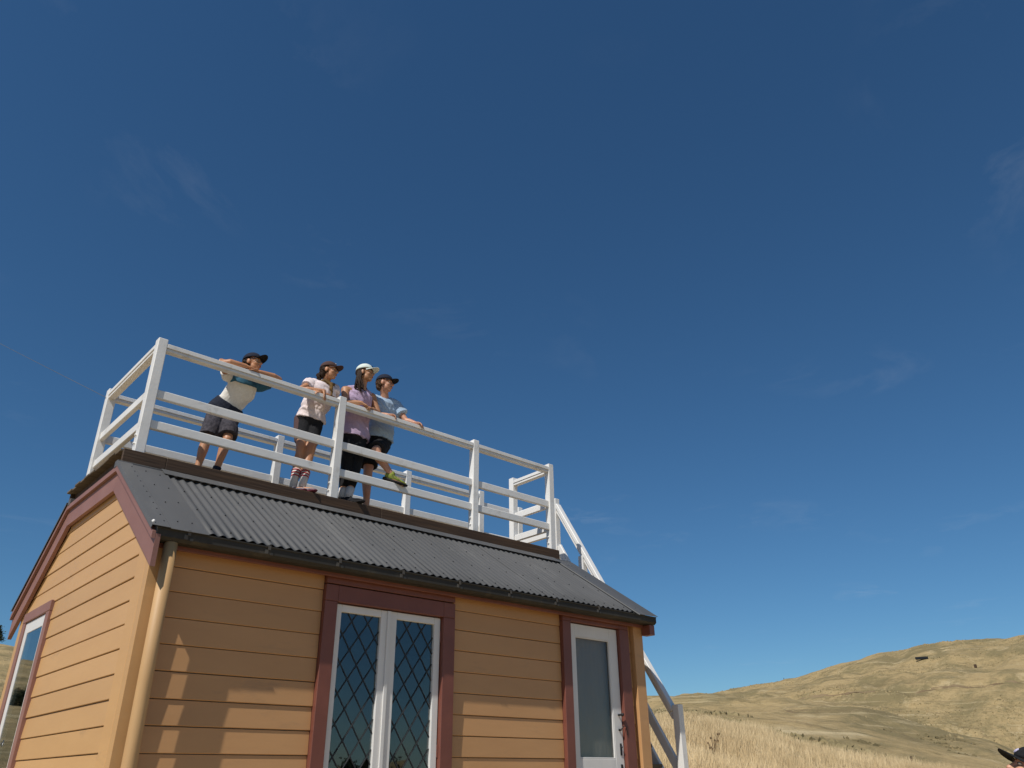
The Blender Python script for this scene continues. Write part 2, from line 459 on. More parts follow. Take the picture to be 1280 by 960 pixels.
def hill_mat():
    m = bpy.data.materials.new('dry_hillside')
    m.use_nodes = True
    n = m.node_tree.nodes; l = m.node_tree.links
    b = n['Principled BSDF']; b.inputs['Roughness'].default_value = 0.95; b.inputs['Specular IOR Level'].default_value = 0.1
    geo = n.new('ShaderNodeNewGeometry')
    def nz(scale, det=8, st=(1, 1, 1), rough=0.65):
        mp = n.new('ShaderNodeMapping'); mp.inputs['Scale'].default_value = st
        mp.inputs['Rotation'].default_value = (0, 0, R(25))
        l.new(geo.outputs['Position'], mp.inputs[0])
        x = n.new('ShaderNodeTexNoise'); x.inputs['Scale'].default_value = scale; x.inputs['Detail'].default_value = det; x.inputs['Roughness'].default_value = rough
        l.new(mp.outputs[0], x.inputs['Vector']); return x.outputs[0]
    def ramp(s, lo, hi):
        r = n.new('ShaderNodeMapRange'); r.inputs[1].default_value = lo; r.inputs[2].default_value = hi; l.new(s, r.inputs[0]); return r.outputs[0]
    def mix(f, a, c):
        x = n.new('ShaderNodeMixRGB'); l.new(f, x.inputs[0])
        if isinstance(a, tuple): x.inputs[1].default_value = (*a, 1)
        else: l.new(a, x.inputs[1])
        x.inputs[2].default_value = (*c, 1); return x.outputs[0]
    c = mix(ramp(nz(0.8, 6), 0.35, 0.7), (0.41, 0.305, 0.155), (0.335, 0.245, 0.118))
    c = mix(ramp(nz(0.022, 9, (1, 2.2, 1), 0.75), 0.45, 0.56), c, (0.215, 0.172, 0.086))
    c = mix(ramp(nz(0.30, 9, (0.10, 0.10, 3.2), 0.75), 0.54, 0.70), c, (0.19, 0.145, 0.078))
    c = mix(ramp(nz(0.45, 9, (0.08, 0.08, 3.0), 0.7), 0.56, 0.70), c, (0.50, 0.40, 0.235))
    c = mix(ramp(nz(0.075, 10, (1.4, 1, 1), 0.8), 0.53, 0.62), c, (0.19, 0.15, 0.075))
    c = mix(ramp(nz(0.055, 10, (1, 1.8, 1), 0.8), 0.55, 0.66), c, (0.46, 0.36, 0.205))
    c = mix(ramp(nz(0.14, 9, (2.2, 1, 1), 0.78), 0.59, 0.68), c, (0.155, 0.11, 0.065))
    c = mix(ramp(nz(2.2, 7, (1, 1, 1), 0.8), 0.58, 0.72), c, (0.16, 0.125, 0.065))
    dst = n.new('ShaderNodeVectorMath'); dst.operation = 'DISTANCE'; dst.inputs[1].default_value = (1.5, -2.5, 1.0)
    l.new(geo.outputs['Position'], dst.inputs[0])
    bounce_zone = n.new('ShaderNodeMapRange'); bounce_zone.inputs[1].default_value = 22; bounce_zone.inputs[2].default_value = 12; bounce_zone.interpolation_type = 'SMOOTHSTEP'  # unseen ground near the cottage, made paler to bounce warm light onto its walls
    l.new(dst.outputs['Value'], bounce_zone.inputs[0])
    cy = n.new('ShaderNodeMixRGB'); l.new(bounce_zone.outputs[0], cy.inputs[0]); l.new(c, cy.inputs[1])
    l.new(mix(ramp(nz(3.0, 7), 0.3, 0.7), (0.53, 0.40, 0.235), (0.43, 0.315, 0.17)), cy.inputs[2])
    c = cy.outputs[0]
    l.new(c, b.inputs['Base Color'])
    bp = n.new('ShaderNodeBump'); bp.inputs['Strength'].default_value = 0.8; bp.inputs['Distance'].default_value = 0.5
    l.new(nz(0.9, 6, (1, 1, 1), 0.7), bp.inputs['Height']); l.new(bp.outputs[0], b.inputs['Normal'])
    return m
me.materials.append(hill_mat())
g = bpy.data.objects.new('ground', me); col.objects.link(g); tag(g, 'dry golden grass hillside rising behind the cottage', None, kind='structure')

def gz(x, y):
    dx = np.asarray(x, float) - CAM.x; dy = np.asarray(y, float) - CAM.y
    return ground_z(np.mod(np.degrees(np.arctan2(dy, dx)), 360), np.hypot(dx, dy))
def polar(az, d):
    a = math.radians(az); x = CAM.x + d * math.cos(a); y = CAM.y + d * math.sin(a)
    return x, y, float(gz(np.array([x]), np.array([y]))[0])

def blades(name, az, d, hgt, wid, lean, m, label, nseg=2, sink=0.05):
    n = len(az)
    x = CAM.x + d * np.cos(np.radians(az)); y = CAM.y + d * np.sin(np.radians(az))
    keep = ~((x > -0.4) & (x < 6.6) & (y > -0.9) & (y < 4.2))
    x, y, hgt, wid, lean = x[keep], y[keep], hgt[keep], wid[keep], lean[keep]
    n = len(x)
    z = gz(x, y) - sink
    th = rng.random(n) * 2 * np.pi
    ld = rng.normal(0.5, 0.9, n)
    bx, by = np.cos(th) * wid, np.sin(th) * wid
    lx, ly = np.cos(ld) * lean * hgt, np.sin(ld) * lean * hgt
    P = np.zeros((n, 5, 3))
    P[:, 0] = np.stack([x - bx, y - by, z], 1); P[:, 1] = np.stack([x + bx, y + by, z], 1)
    P[:, 2] = np.stack([x - bx * .8 + lx * .35, y - by * .8 + ly * .35, z + hgt * .6], 1); P[:, 3] = np.stack([x + bx * .8 + lx * .35, y + by * .8 + ly * .35, z + hgt * .6], 1)
    P[:, 4] = np.stack([x + lx, y + ly, z + hgt], 1)
    me = bpy.data.meshes.new(name)
    me.vertices.add(n * 5); me.vertices.foreach_set('co', P.ravel())
    b = (np.arange(n) * 5)[:, None]
    lo = np.concatenate([b + np.array([[0, 1, 3, 2]]), b + np.array([[2, 3, 4]])], 1).ravel()
    me.loops.add(len(lo)); me.loops.foreach_set('vertex_index', lo)
    st = (np.arange(n) * 7)[:, None] + np.array([[0, 4]])
    me.polygons.add(n * 2); me.polygons.foreach_set('loop_start', st.ravel())
    me.update(calc_edges=True); me.materials.append(m)
    o = bpy.data.objects.new(name, me); col.objects.link(o)
    return tag(o, label, None, kind='stuff')
M['straw'] = mat('straw_grass', (0.66, 0.52, 0.315), (0.50, 0.375, 0.20), 0.85, 1.2, (1, 1, 0.4), lo=0.3, hi=0.7, spec=0.15, dirt=(0.36, 0.255, 0.13), dirt_lo=0.47, dirt_hi=0.66, dirt_scale=0.45)
M['olive'] = mat('olive_tussock', (0.27, 0.22, 0.115), (0.38, 0.295, 0.16), 0.9, 0.05, spec=0.1, lo=0.4, hi=0.6)
n = 170000
a = rng.uniform(10, 44, n); d = np.sqrt(rng.uniform(9 ** 2, 46 ** 2, n))
cl = fbm(d * np.cos(np.radians(a)) / 1.3 + 77, d * np.sin(np.radians(a)) / 1.3 + 33, 61, 3)
hh = 0.15 + 0.22 * rng.random(n) + 0.26 * np.clip(cl, -0.4, 0.6)
blades('tall_grass', a, d, np.clip(hh, 0.10, 0.7), rng.uniform(0.0025, 0.006, n), rng.uniform(0.1, 0.55, n), M['straw'], 'tall dry straw coloured grass on the near slope right of the cottage')
n = 90000
a = rng.uniform(9, 44, n); d = np.exp(rng.uniform(math.log(48), math.log(425), n))
cl = fbm(d * np.cos(np.radians(a)) / 22 + 177, d * np.sin(np.radians(a)) / 30 + 133, 71, 4)
k = cl > -0.02 + 0.2 * rng.random(n)
a, d = a[k], d[k]; n = len(a)
blades('tussock', a, d, rng.uniform(0.12, 0.40, n), rng.uniform(0.10, 0.40, n), rng.uniform(0.0, 0.5, n), M['olive'], 'olive tussock scattered over the far hillside')
M['scrub'] = mat('dark_scrub', (0.16, 0.132, 0.070), (0.22, 0.175, 0.095), 0.9, 0.3, spec=0.1)
n = 60000
a = rng.uniform(9, 44, n); d = np.exp(rng.uniform(math.log(50), math.log(415), n))
cl = fbm(d * np.cos(np.radians(a)) / 9 + 377, d * np.sin(np.radians(a)) / 9 + 333, 81, 3) + 0.5 * fbm(d * np.cos(np.radians(a)) / 60 + 377, d * np.sin(np.radians(a)) / 60 + 333, 85, 2)
k = cl > 0.34 + 0.12 * rng.random(n)
a, d = a[k], d[k]; n = len(a)
blades('low_scrub', a, d, rng.uniform(0.08, 0.28, n), rng.uniform(0.10, 0.35, n), rng.uniform(0.0, 0.4, n), M['scrub'], 'dark low scrub patches on the far hillside')
# benched farm track across the back hill
M['dirt'] = mat('bare_dirt', (0.17, 0.118, 0.066), (0.24, 0.175, 0.10), 0.95, 0.15, spec=0.1)
ta = np.arange(14.2, 31, 0.1)
tdc = np.interp(ta, tr_az, tr_d) + 1.2 * noise2(ta * 0.6 + 50, ta * 0 + 3.3, 8)
tv, tf = [], []
for i, (aa, d0) in enumerate(zip(ta, tdc)):
    for dd in (-0.9, 0.0, 0.9):
        tv.append((aa, d0 + dd))
tv = np.array(tv)
tz_ = ground_z(tv[:, 0], tv[:, 1]) + 0.10
tv = np.stack([CAM.x + tv[:, 1] * np.cos(np.radians(tv[:, 0])), CAM.y + tv[:, 1] * np.sin(np.radians(tv[:, 0])), tz_], 1)
for i in range(len(ta) - 1):
    for k_ in (0, 1):
        q = 3 * i + k_
        tf.append((q, q + 1, q + 4, q + 3))
tag(obj('farm_track', (tv, tf), 'dirt', None, True), 'brown farm track benched across the back hill', None, kind='structure')
n = 9000
a = rng.uniform(76, 92, n); d = np.exp(rng.uniform(math.log(30), math.log(420), n))
blades('hill_grass', a, d, rng.uniform(0.2, 0.6, n), rng.uniform(0.02, 0.08, n), rng.uniform(0.0, 0.5, n), M['straw'], 'dry grass on the hillside left of the cottage')

# ------------------------------------------------------------------ cottage
YC = D / 2
EY, EZ, TY, TZ = -0.17, 1.585, 1.06, 2.40
SL = (TZ - EZ) / (TY - EY)
nrm = Vector((0, -SL, 1)).normalized()
cot = root('cottage', (W / 2, YC, 0.4), 'small ochre weatherboard cottage with maroon trim and grey corrugated roof', 'cottage')
def profile_y(z, off=0.0):
    """front and rear limit of the gable wall at eye-relative height z"""
    y0 = max(0.0, EY + (z + off - EZ) / SL)
    return y0, D - y0
BASE = -1.35
# walls (inner skin), with their openings
def wall_with_holes(name, x0, x1, z0, z1, holes, plane, t):
    xs = sorted({x0, x1, *[h[0] for h in holes], *[h[1] for h in holes]})
    zs = sorted({z0, z1, *[h[2] for h in holes], *[h[3] for h in holes]})
    parts = []
    for i in range(len(xs) - 1):
        run = None
        for j in range(len(zs) - 1):
            cx, cz = (xs[i] + xs[i + 1]) / 2, (zs[j] + zs[j + 1]) / 2
            if any(h[0] < cx < h[1] and h[2] < cz < h[3] for h in holes):
                if run: parts.append((xs[i], xs[i + 1], *run)); run = None
            else:
                run = (run[0], zs[j + 1]) if run else (zs[j], zs[j + 1])
        if run: parts.append((xs[i], xs[i + 1], *run))
    if plane == 'y':
        bs = [box(a, b, t[0], t[1], Z(c), Z(d_), 0.0005) for a, b, c, d_ in parts]
    else:
        bs = [box(t[0], t[1], a, b, Z(c), Z(d_), 0.0005) for a, b, c, d_ in parts]
    return obj(name, join(*bs), 'plaster', cot)
D1 = (1.513, 2.571, -0.72, 1.289)
D2_ = (4.189, 4.920, -0.72, 1.405)
WIN = (2.50, 3.23, -0.55, 1.40)
w_front = wall_with_holes('wall', 0.03, W - 0.03, BASE, 1.56, [D1, D2_], 'y', (0.03, 0.12))
w_gab = wall_with_holes('wall', 0.13, D - 0.13, BASE, 1.56, [WIN], 'x', (0.03, 0.115))
w_right = obj('wall', box(W - 0.12, W - 0.03, 0.13, D - 0.13, Z(BASE), Z(1.56), 0.0005), 'plaster', cot)
w_back = obj('wall', box(0.03, W - 0.03, D - 0.12, D - 0.03, Z(BASE), Z(1.56), 0.0005), 'plaster', cot)
gp = [(0.13, Z(1.57)), (D - 0.13, Z(1.57)), (D - 0.13, Z(1.70)), (D - TY - 0.02, Z(2.33)), (TY + 0.02, Z(2.33)), (0.13, Z(1.70))]
for xa, xb in ((0.03, 0.115), (W - 0.115, W - 0.03)):
    obj('gable_wall', prism(gp, 0, xa, xb), 'plaster', cot)
obj('interior_floor', box(0.13, W - 0.13, 0.13, D - 0.13, Z(-0.80), Z(-0.74)), 'floorwood', cot)
obj('interior_ceiling', box(0.13, W - 0.13, 0.13, D - 0.13, Z(1.50), Z(1.54)), 'plaster', cot)

# weatherboards -------------------------------------------------
def wboard(parent, quad, outer, axis, sgn, th=0.022, tilt=0.007, gap=0.006, name='weatherboard'):
    """quad: lower (a0,a1), upper (b0,b1), z0,z1. outer: plane coordinate of the wall face; sgn: outward direction"""
    a0, a1, b0, b1, z0, z1 = quad
    outer += sgn * random.uniform(-0.0022, 0.0022); tilt = tilt * random.uniform(0.6, 1.5); z0 += random.uniform(-0.0015, 0.0015)
    z0 += gap; e = 0.004
    lo, hi = outer, outer - sgn * tilt
    inn = outer - sgn * th
    ring = [(lo, z0 + e), (hi, z1), (inn, z1), (inn, z0), (lo - sgn * e, z0)]
    V = []
    for side in (0, 1):
        for (p, z) in ring:
            t = (z - z0) / max(1e-6, z1 - z0)
            s = (a0 + (b0 - a0) * t) if side == 0 else (a1 + (b1 - a1) * t)
            V.append((s, p, Z(z)) if axis == 'y' else (p, s, Z(z)))
    n = 5
    Fc = [tuple(range(n)), tuple(range(n, 2 * n))[::-1]] + [(i, n + i, n + (i + 1) % n, (i + 1) % n) for i in range(n)]
    flip = (axis == 'y') == (sgn < 0)
    if not flip: Fc = [f[::-1] for f in Fc]
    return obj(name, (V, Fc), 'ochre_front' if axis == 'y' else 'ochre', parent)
zl = [1.552, 1.377, 1.2047, 1.0283, 0.8503, 0.6763, 0.5019, 0.3355, 0.1704]
while zl[-1] > BASE + 0.2: zl.append(zl[-1] - 0.172)
for i in range(len(zl) - 1):
    for xa, xb in ((0.103, 1.392), (2.708, 4.066), (5.074, 5.137)):
        wboard(w_front, (xa, xb, xa, xb, zl[i + 1], zl[i]), 0.006, 'y', -1)
    wboard(w_back, (0.1, W - 0.1, 0.1, W - 0.1, zl[i + 1], zl[i]), D - 0.006, 'y', 1)
gl = [1.4749 + 0.1627 * k for k in range(6, -18, -1)]
CB = 0.2155
for i in range(len(gl) - 1):
    zt, zb = gl[i], gl[i + 1]
    if zb < BASE: break
    zt = min(zt, 2.335)
    if zb > 2.3: continue
    ya, yb = profile_y(zb, 0.06); yc, yd = profile_y(zt, 0.06)
    ya, yc = max(ya, CB), max(yc, CB); yb, yd = min(yb, D - 0.15), min(yd, D - 0.15)
    for (par, xo, sg) in ((w_gab, 0.004, -1), (w_right, W - 0.004, 1)):
        if sg < 0 and zb < 1.40:
            wboard(par, (ya, 2.395, yc, 2.395, zb, zt), xo, 'x', sg)
            wboard(par, (3.335, yb, 3.335, yd, zb, zt), xo, 'x', sg)
        else:
            wboard(par, (ya, yb, yc, yd, zb, zt), xo, 'x', sg)
# corner boards
def cboard(*a): return obj('corner_board', box(*a, 0.004), 'ochre', cot)
cboard(0.0, 0.10, -0.055, 0.026, Z(BASE), Z(1.5))
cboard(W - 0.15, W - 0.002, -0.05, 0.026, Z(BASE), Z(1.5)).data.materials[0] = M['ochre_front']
cboard(0.0, 0.026, 0.0275, CB - 0.004, Z(BASE), Z(1.62))
cboard(0.0, 0.026, D - 0.148, D, Z(BASE), Z(1.62))
cboard(W - 0.026, W, 0.0275, CB - 0.004, Z(BASE), Z(1.62))
cboard(W - 0.026, W, D - 0.148, D, Z(BASE), Z(1.62))

# fascia, soffit, frieze ----------------------------------------
for ya, yb, s in ((-0.085, -0.06, 1), (D + 0.06, D + 0.085, -1)):
    obj('fascia', box(-0.01, W + 0.01, ya, yb, Z(1.475), Z(1.585)), 'maroon', cot)
    obj('soffit', box(-0.005, W + 0.005, *( (-0.0585, 0.03) if s > 0 else (D - 0.03, D + 0.0585)), Z(1.525), Z(1.545)), 'maroon', cot)

# bargeboards on both gables --------------------------------------
def barge(x0, x1, w, inset, nm, m, lift=0.0, yt0=-0.205):
    """three lengths following the truncated gable; w = depth of the board measured square to its edge"""
    k = math.sqrt(1 + SL * SL)
    top_f = lambda y: EZ + SL * (y - EY) + lift
    c = w * (k - 1) / SL  # mitre shift along the flat
    zt = TZ + lift
    f = [(yt0, top_f(yt0)), (TY, zt), (TY + c, zt - w), (yt0, top_f(yt0) - w * k)]
    mid = [(TY, zt), (D - TY, zt), (D - TY - c, zt - w), (TY + c, zt - w)]
    r = [(D - a, b) for a, b in f]
    e = 0.0015
    out = []
    for q, dy in ((f, -e), (mid, 0), (r, e)):
        q = [(a + dy, Z(b)) for a, b in q]
        out.append(obj(nm, prism(q, 0, x0, x1), m, cot))
    return out
barge(-0.040, -0.006, 0.185, 0, 'bargeboard', 'maroon_faded', -0.03)
barge(-0.066, -0.042, 0.045, 0, 'barge_mould', 'maroon_faded', -0.012)
barge(W + 0.006, W + 0.040, 0.150, 0, 'bargeboard', 'maroon', -0.03, -0.05)
barge(W + 0.042, W + 0.066, 0.045, 0, 'barge_mould', 'maroon', -0.012, -0.05)
obj('barge_end', box(W - 0.02, W + 0.062, -0.175, -0.056, Z(1.395), Z(1.50), 0.004), 'maroon', cot)

# roof -------------------------------------------------------------
roof = obj('roof', prism([(EY + 0.10, Z(EZ + 0.0)), (TY, Z(TZ - 0.045)), (D - TY, Z(TZ - 0.045)), (D - EY - 0.10, Z(EZ)), (D - EY - 0.10, Z(EZ - 0.02)), (D - TY, Z(TZ - 0.075)), (TY, Z(TZ - 0.075)), (EY + 0.10, Z(EZ - 0.02))], 0, -0.008, W + 0.008), 'timber', cot)
def slope_pt(x, s, h, rear=False):
    """s from 0 at the eave to 1 at the top; h height square to the slope"""
    y = EY + (TY - EY) * s; z = EZ + (TZ - EZ) * s
    y += nrm.y * h; z += nrm.z * h
    return (x, D - y if rear else y, Z(z))
PITCHC = 0.0762
def corrugated(x0, ncor, rear, s0, s1, h=0.0):
    V, Fc = [], []
    per = 8; nx = ncor * per + 1; ns = 5
    for j in range(ns):
        s = s0 + (s1 - s0) * j / (ns - 1)
        for i in range(nx):
            x = x0 + i * PITCHC / per
            V.append(slope_pt(x, s, h + 0.011 + 0.0078 * math.cos(2 * math.pi * i / per), rear))
    for j in range(ns - 1):
        for i in range(nx - 1):
            q = (j * nx + i, j * nx + i + 1, (j + 1) * nx + i + 1, (j + 1) * nx + i)
            Fc.append(q[::-1] if rear else q)
    # lower edge given thickness
    k = len(V)
    for i in range(nx):
        x, y, z = V[i]; V.append((x, y, z - 0.0025))
    for i in range(nx - 1):
        Fc.append((i + 1, i, k + i, k + i + 1) if not rear else (i, i + 1, k + i + 1, k + i))
    return V, Fc
XR0 = 0.30
for rear in (False, True):
    x = XR0; i = 0
    while x < 5.0:
        nc = 9 if x + 9 * PITCHC < 5.05 else int((5.05 - x) / PITCHC) + 1
        obj('corrugated_sheet', corrugated(x, nc, rear, 0.025 - 0.004 * (i % 2), 0.985, 0.002 * (i % 2)), 'roof', roof, True)
        x += nc * PITCHC; i += 1
def strip(x0, x1, h0, h1, s0, s1, rear=False, th=0.0025):
    a = [slope_pt(x0, s0, h0, rear), slope_pt(x1, s0, h1, rear), slope_pt(x1, s1, h1, rear), slope_pt(x0, s1, h0, rear)]
    b = [slope_pt(x0, s0, h0 - th, rear), slope_pt(x1, s0, h1 - th, rear), slope_pt(x1, s1, h1 - th, rear), slope_pt(x0, s1, h0 - th, rear)]
    V = a + b
    Fc = [(0, 1, 2, 3), (7, 6, 5, 4), (0, 4, 5, 1), (1, 5, 6, 2), (2, 6, 7, 3), (3, 7, 4, 0)]
    return V, ([f[::-1] for f in Fc] if rear else Fc)
for rear in (False, True):
    # wide flat end flashings: a narrow raised strip on the barge, a fold and the broad pan
    obj('end_flashing', join(strip(-0.075, 0.045, 0.030, 0.030, -0.03, 1.0, rear), strip(0.045, 0.052, 0.030, 0.022, -0.03, 1.0, rear), strip(0.052, XR0 + 0.02, 0.0245, 0.0265, -0.03, 0.995, rear), strip(-0.078, -0.075, 0.0, 0.030, -0.02, 1.0, rear)), 'roof', roof)
    obj('end_flashing', join(strip(5.07, W + 0.075, 0.026, 0.034, -0.03, 1.0, rear), strip(5.062, 5.07, 0.018, 0.026, -0.03, 1.0, rear)), 'roof', roof)
    # apron flashing at the top, bent down over the corrugation
    obj('apron_flashing', join(strip(XR0 - 0.01, 5.075, 0.037, 0.037, 0.925, 1.02, rear)), 'roof', roof)
    obj('upstand_flashing', box(-0.07, W + 0.07, *((TY + 0.015, TY + 0.08) if not rear else (D - TY - 0.08, D - TY - 0.015)), Z(TZ - 0.02), Z(TZ + 0.045)), 'roof', roof)
obj('flat_top', box(-0.05, W + 0.05, TY + 0.085, D - TY - 0.085, Z(TZ - 0.03), Z(TZ - 0.005)), 'gutter', roof)
# roof screws and rivets
sc = []
for s in (0.07, 0.36, 0.66, 0.90):
    k = 0; x = XR0 + PITCHC
    while x < 5.0:
        p = slope_pt(x + random.uniform(-0.004, 0.004), s + random.uniform(-0.006, 0.006), 0.021)
        sc.append(limb([p, Vector(p) + nrm * 0.006], [0.007, 0.005], 6, False))
        x += PITCHC * (3 if s not in (0.07,) else 2); k += 1
for s in np.linspace(0.05, 0.93, 11):
    sc.append(limb([slope_pt(0.022, s, 0.030), Vector(slope_pt(0.022, s, 0.034))], [0.006, 0.004], 6, False))
for s in (0.1, 0.38, 0.64, 0.88):
    for x in (0.13, 0.24, 5.16):
        p = slope_pt(x, s + random.uniform(-0.03, 0.03), 0.026)
        sc.append(limb([p, Vector(p) + nrm * 0.006], [0.006, 0.004], 6, False))
tag(obj('roof_screw', join(*sc), 'dark', roof), kind='stuff')

# gutters ------------------------------------------------------------
def gutter_prof(y0, y1, z0, z1, t=0.004):
    return [(y1, z1 + 0.01), (y1, z0), (y0 + 0.025, z0), (y0, z0 + 0.02), (y0, z1 - 0.012), (y0 - 0.008, z1 - 0.008), (y0 - 0.008, z1), (y0 + 0.006, z1), (y0 + t, z1 - 0.012), (y0 + t, z0 + 0.022), (y0 + 0.027, z0 + t), (y1 - t, z0 + t), (y1 - t, z1 + 0.01)]
for s in (1, -1):
    pr = [(a, Z(b)) for a, b in gutter_prof(-0.20, -0.087, 1.505, 1.584)]
    if s < 0: pr = [(D - a, b) for a, b in pr][::-1]
    gt = obj('gutter', prism(pr, 0, -0.035, W + 0.065), 'gutter', cot)
    for xe in (-0.036, W + 0.066):
        q = [(-0.206, 1.586), (-0.206, 1.578), (-0.2005, 1.57), (-0.2005, 1.525), (-0.175, 1.504), (-0.0865, 1.504), (-0.0865, 1.594)]
        q = [(a if s > 0 else D - a, Z(b)) for a, b in q]
        obj('gutter_end', prism(q, 0, xe - 0.003, xe + 0.003), 'gutter' if xe > 0 else 'roof', gt)
    for k in range(8 if s > 0 else 0):
        x = 0.185 + 0.607 * k
        c = join(box(x - 0.011, x + 0.011, -0.2115, -0.2085, Z(1.556), Z(1.588), 0.001), box(x - 0.03, x - 0.004, -0.2035, -0.2005, Z(1.528), Z(1.56), 0.001), box(x - 0.011, x + 0.011, -0.2115, -0.09, Z(1.589), Z(1.592), 0.001), box(x + 0.013, x + 0.035, -0.2035, -0.2005, Z(1.522), Z(1.54), 0.001))
        obj('gutter_clip', c, 'clip', gt)
# downpipe
dp = obj('downpipe', limb([(0.095, -0.135, Z(1.504)), (0.095, -0.135, Z(0.6)), (0.095, -0.135, Z(-0.2)), (0.095, -0.135, Z(BASE))], [0.046] * 4, 24, False), 'pipe', cot, True)
for zz in (-0.35,):
    obj('pipe_bracket', join(limb([(0.095, -0.135, Z(zz)), (0.095, -0.135, Z(zz - 0.03))], [0.049, 0.049], 24, False), box(0.085, 0.105, -0.09, -0.056, Z(zz - 0.03), Z(zz))), 'pipe', dp)
# bird-nest leftovers of sealant at the gutter corner
obj('sealant', ell((-0.062, -0.17, Z(1.62)), (0.012, 0, 0), (0, 0.02, 0), (0, 0, 0.016)), 'white', cot, True)

# door frames and doors ----------------------------------------------
def frame_set(nm, xo0, xo1, xi0, xi1, ztop, zhead, zbot):
    f = obj(nm, join(box(xo0, xi0, -0.036, 0.10, Z(zbot), Z(ztop)), box(xi1, xo1, -0.036, 0.10, Z(zbot), Z(ztop)), box(xi0 + 0.0005, xi1 - 0.0005, -0.034, 0.10, Z(ztop + 0.0005), Z(zhead)), box(xo0, xi0 + 0.0003, -0.035, 0.10, Z(ztop + 0.001), Z(zhead)), box(xi1 - 0.0003, xo1, -0.035, 0.10, Z(ztop + 0.001), Z(zhead))), 'maroon', cot)
    return f
frame_set('door_frame', 1.395, 2.703, 1.508, 2.576, 1.294, 1.425, -0.75)
obj('frieze_board', box(1.395, 2.703, -0.033, 0.05, Z(1.433), Z(1.523)), 'maroon', cot)
frame_set('door_frame', 4.070, 5.070, 4.184, 4.925, 1.437, 1.523, -0.75)

def leaf(x0, x1, gx0, gx1, zt, gzt, gzb, zb, y0=0.004, y1=0.044):
    parts = [box(x0, gx0, y0, y1, Z(zb), Z(zt), 0.003), box(gx1, x1, y0, y1, Z(zb), Z(zt), 0.003),
             box(gx0 + 3e-4, gx1 - 3e-4, y0 + 0.001, y1, Z(gzt), Z(zt), 0.003), box(gx0 + 3e-4, gx1 - 3e-4, y0 + 0.001, y1, Z(zb), Z(gzb), 0.003)]
    return join(*parts)
def clip_poly(poly, x0, x1, z0, z1):
    def cut(P, f, val, keep_less):
        out = []
        for i in range(len(P)):
            a, b = P[i], P[(i + 1) % len(P)]
            fa, fb = a[f] - val, b[f] - val
            if keep_less: fa, fb = -fa, -fb
            if fa >= 0: out.append(a)
            if (fa >= 0) != (fb >= 0):
                t = fa / (fa - fb)
                out.append((a[0] + (b[0] - a[0]) * t, a[1] + (b[1] - a[1]) * t))
        return out
    for f, v, k in ((0, x0, False), (0, x1, True), (1, z0, False), (1, z1, True)):
        poly = cut(poly, f, v, k)
        if len(poly) < 3: return None
    return poly
DW, DH = 0.152, 0.222
def leaded(parent, gx0, gx1, gz0, gz1, yg):
    xc = (gx0 + gx1) / 2
    bars = []
    for i in range(-8, 9):
        for j in range(-12, 13):
            if (i + j) % 2: continue
            cx, cz = xc + i * DW / 2, gz1 - 0.06 + j * DH / 2
            p = clip_poly([(cx - DW / 2, cz), (cx, cz - DH / 2), (cx + DW / 2, cz), (cx, cz + DH / 2)], gx0, gx1, gz0, gz1)
            if not p: continue
            ar = abs(sum(p[k][0] * p[(k + 1) % len(p)][1] - p[(k + 1) % len(p)][0] * p[k][1] for k in range(len(p)))) / 2
            if ar < 2e-4: continue
            tx, tz = random.uniform(-0.007, 0.007), random.uniform(-0.007, 0.007)
            fr = [(a, yg + (a - cx) * tx + (b - cz) * tz, Z(b)) for a, b in p]
            bk = [(a, y + 0.003, b) for a, y, b in fr]
            n = len(fr)
            obj('diamond_pane', (fr + bk, [tuple(range(n)), tuple(range(n, 2 * n))[::-1]] + [(k, n + k, n + (k + 1) % n, (k + 1) % n) for k in range(n)]), 'glass', parent)
    # lead lines
    wz = gz1 - gz0
    for sgn in (1, -1):
        for k in range(-40, 41):
            # line: (x-xc)/DW*2 * DH/2 ... slope DH/DW
            c = gz1 - 0.06 + (k + 0.5) * DH
            pts = []
            for x in (gx0, gx1):
                z = c + sgn * (x - xc) * DH / DW
                pts.append((x, z))
            (xa, za), (xb, zb) = pts
            za += random.gauss(0, 0.004); zb += random.gauss(0, 0.004)
            if za > zb: (xa, za), (xb, zb) = (xb, zb), (xa, za)
            if zb <= gz0 or za >= gz1: continue
            if za < gz0: t = (gz0 - za) / (zb - za); xa, za = xa + (xb - xa) * t, gz0
            if zb > gz1: t = (gz1 - za) / (zb - za); xb, zb = xa + (xb - xa) * t, gz1
            if abs(zb - za) < 0.02: continue
            yy = yg - 0.003 - (0.0008 if sgn > 0 else 0)
            bars.append(beam((xa, yy, Z(za)), (xb, yy, Z(zb)), 0.004, 0.0085, side=(0, 1, 0), bev=0.0008))
    obj('lead_lattice', join(*bars), 'lead', parent)
LG = 0.028
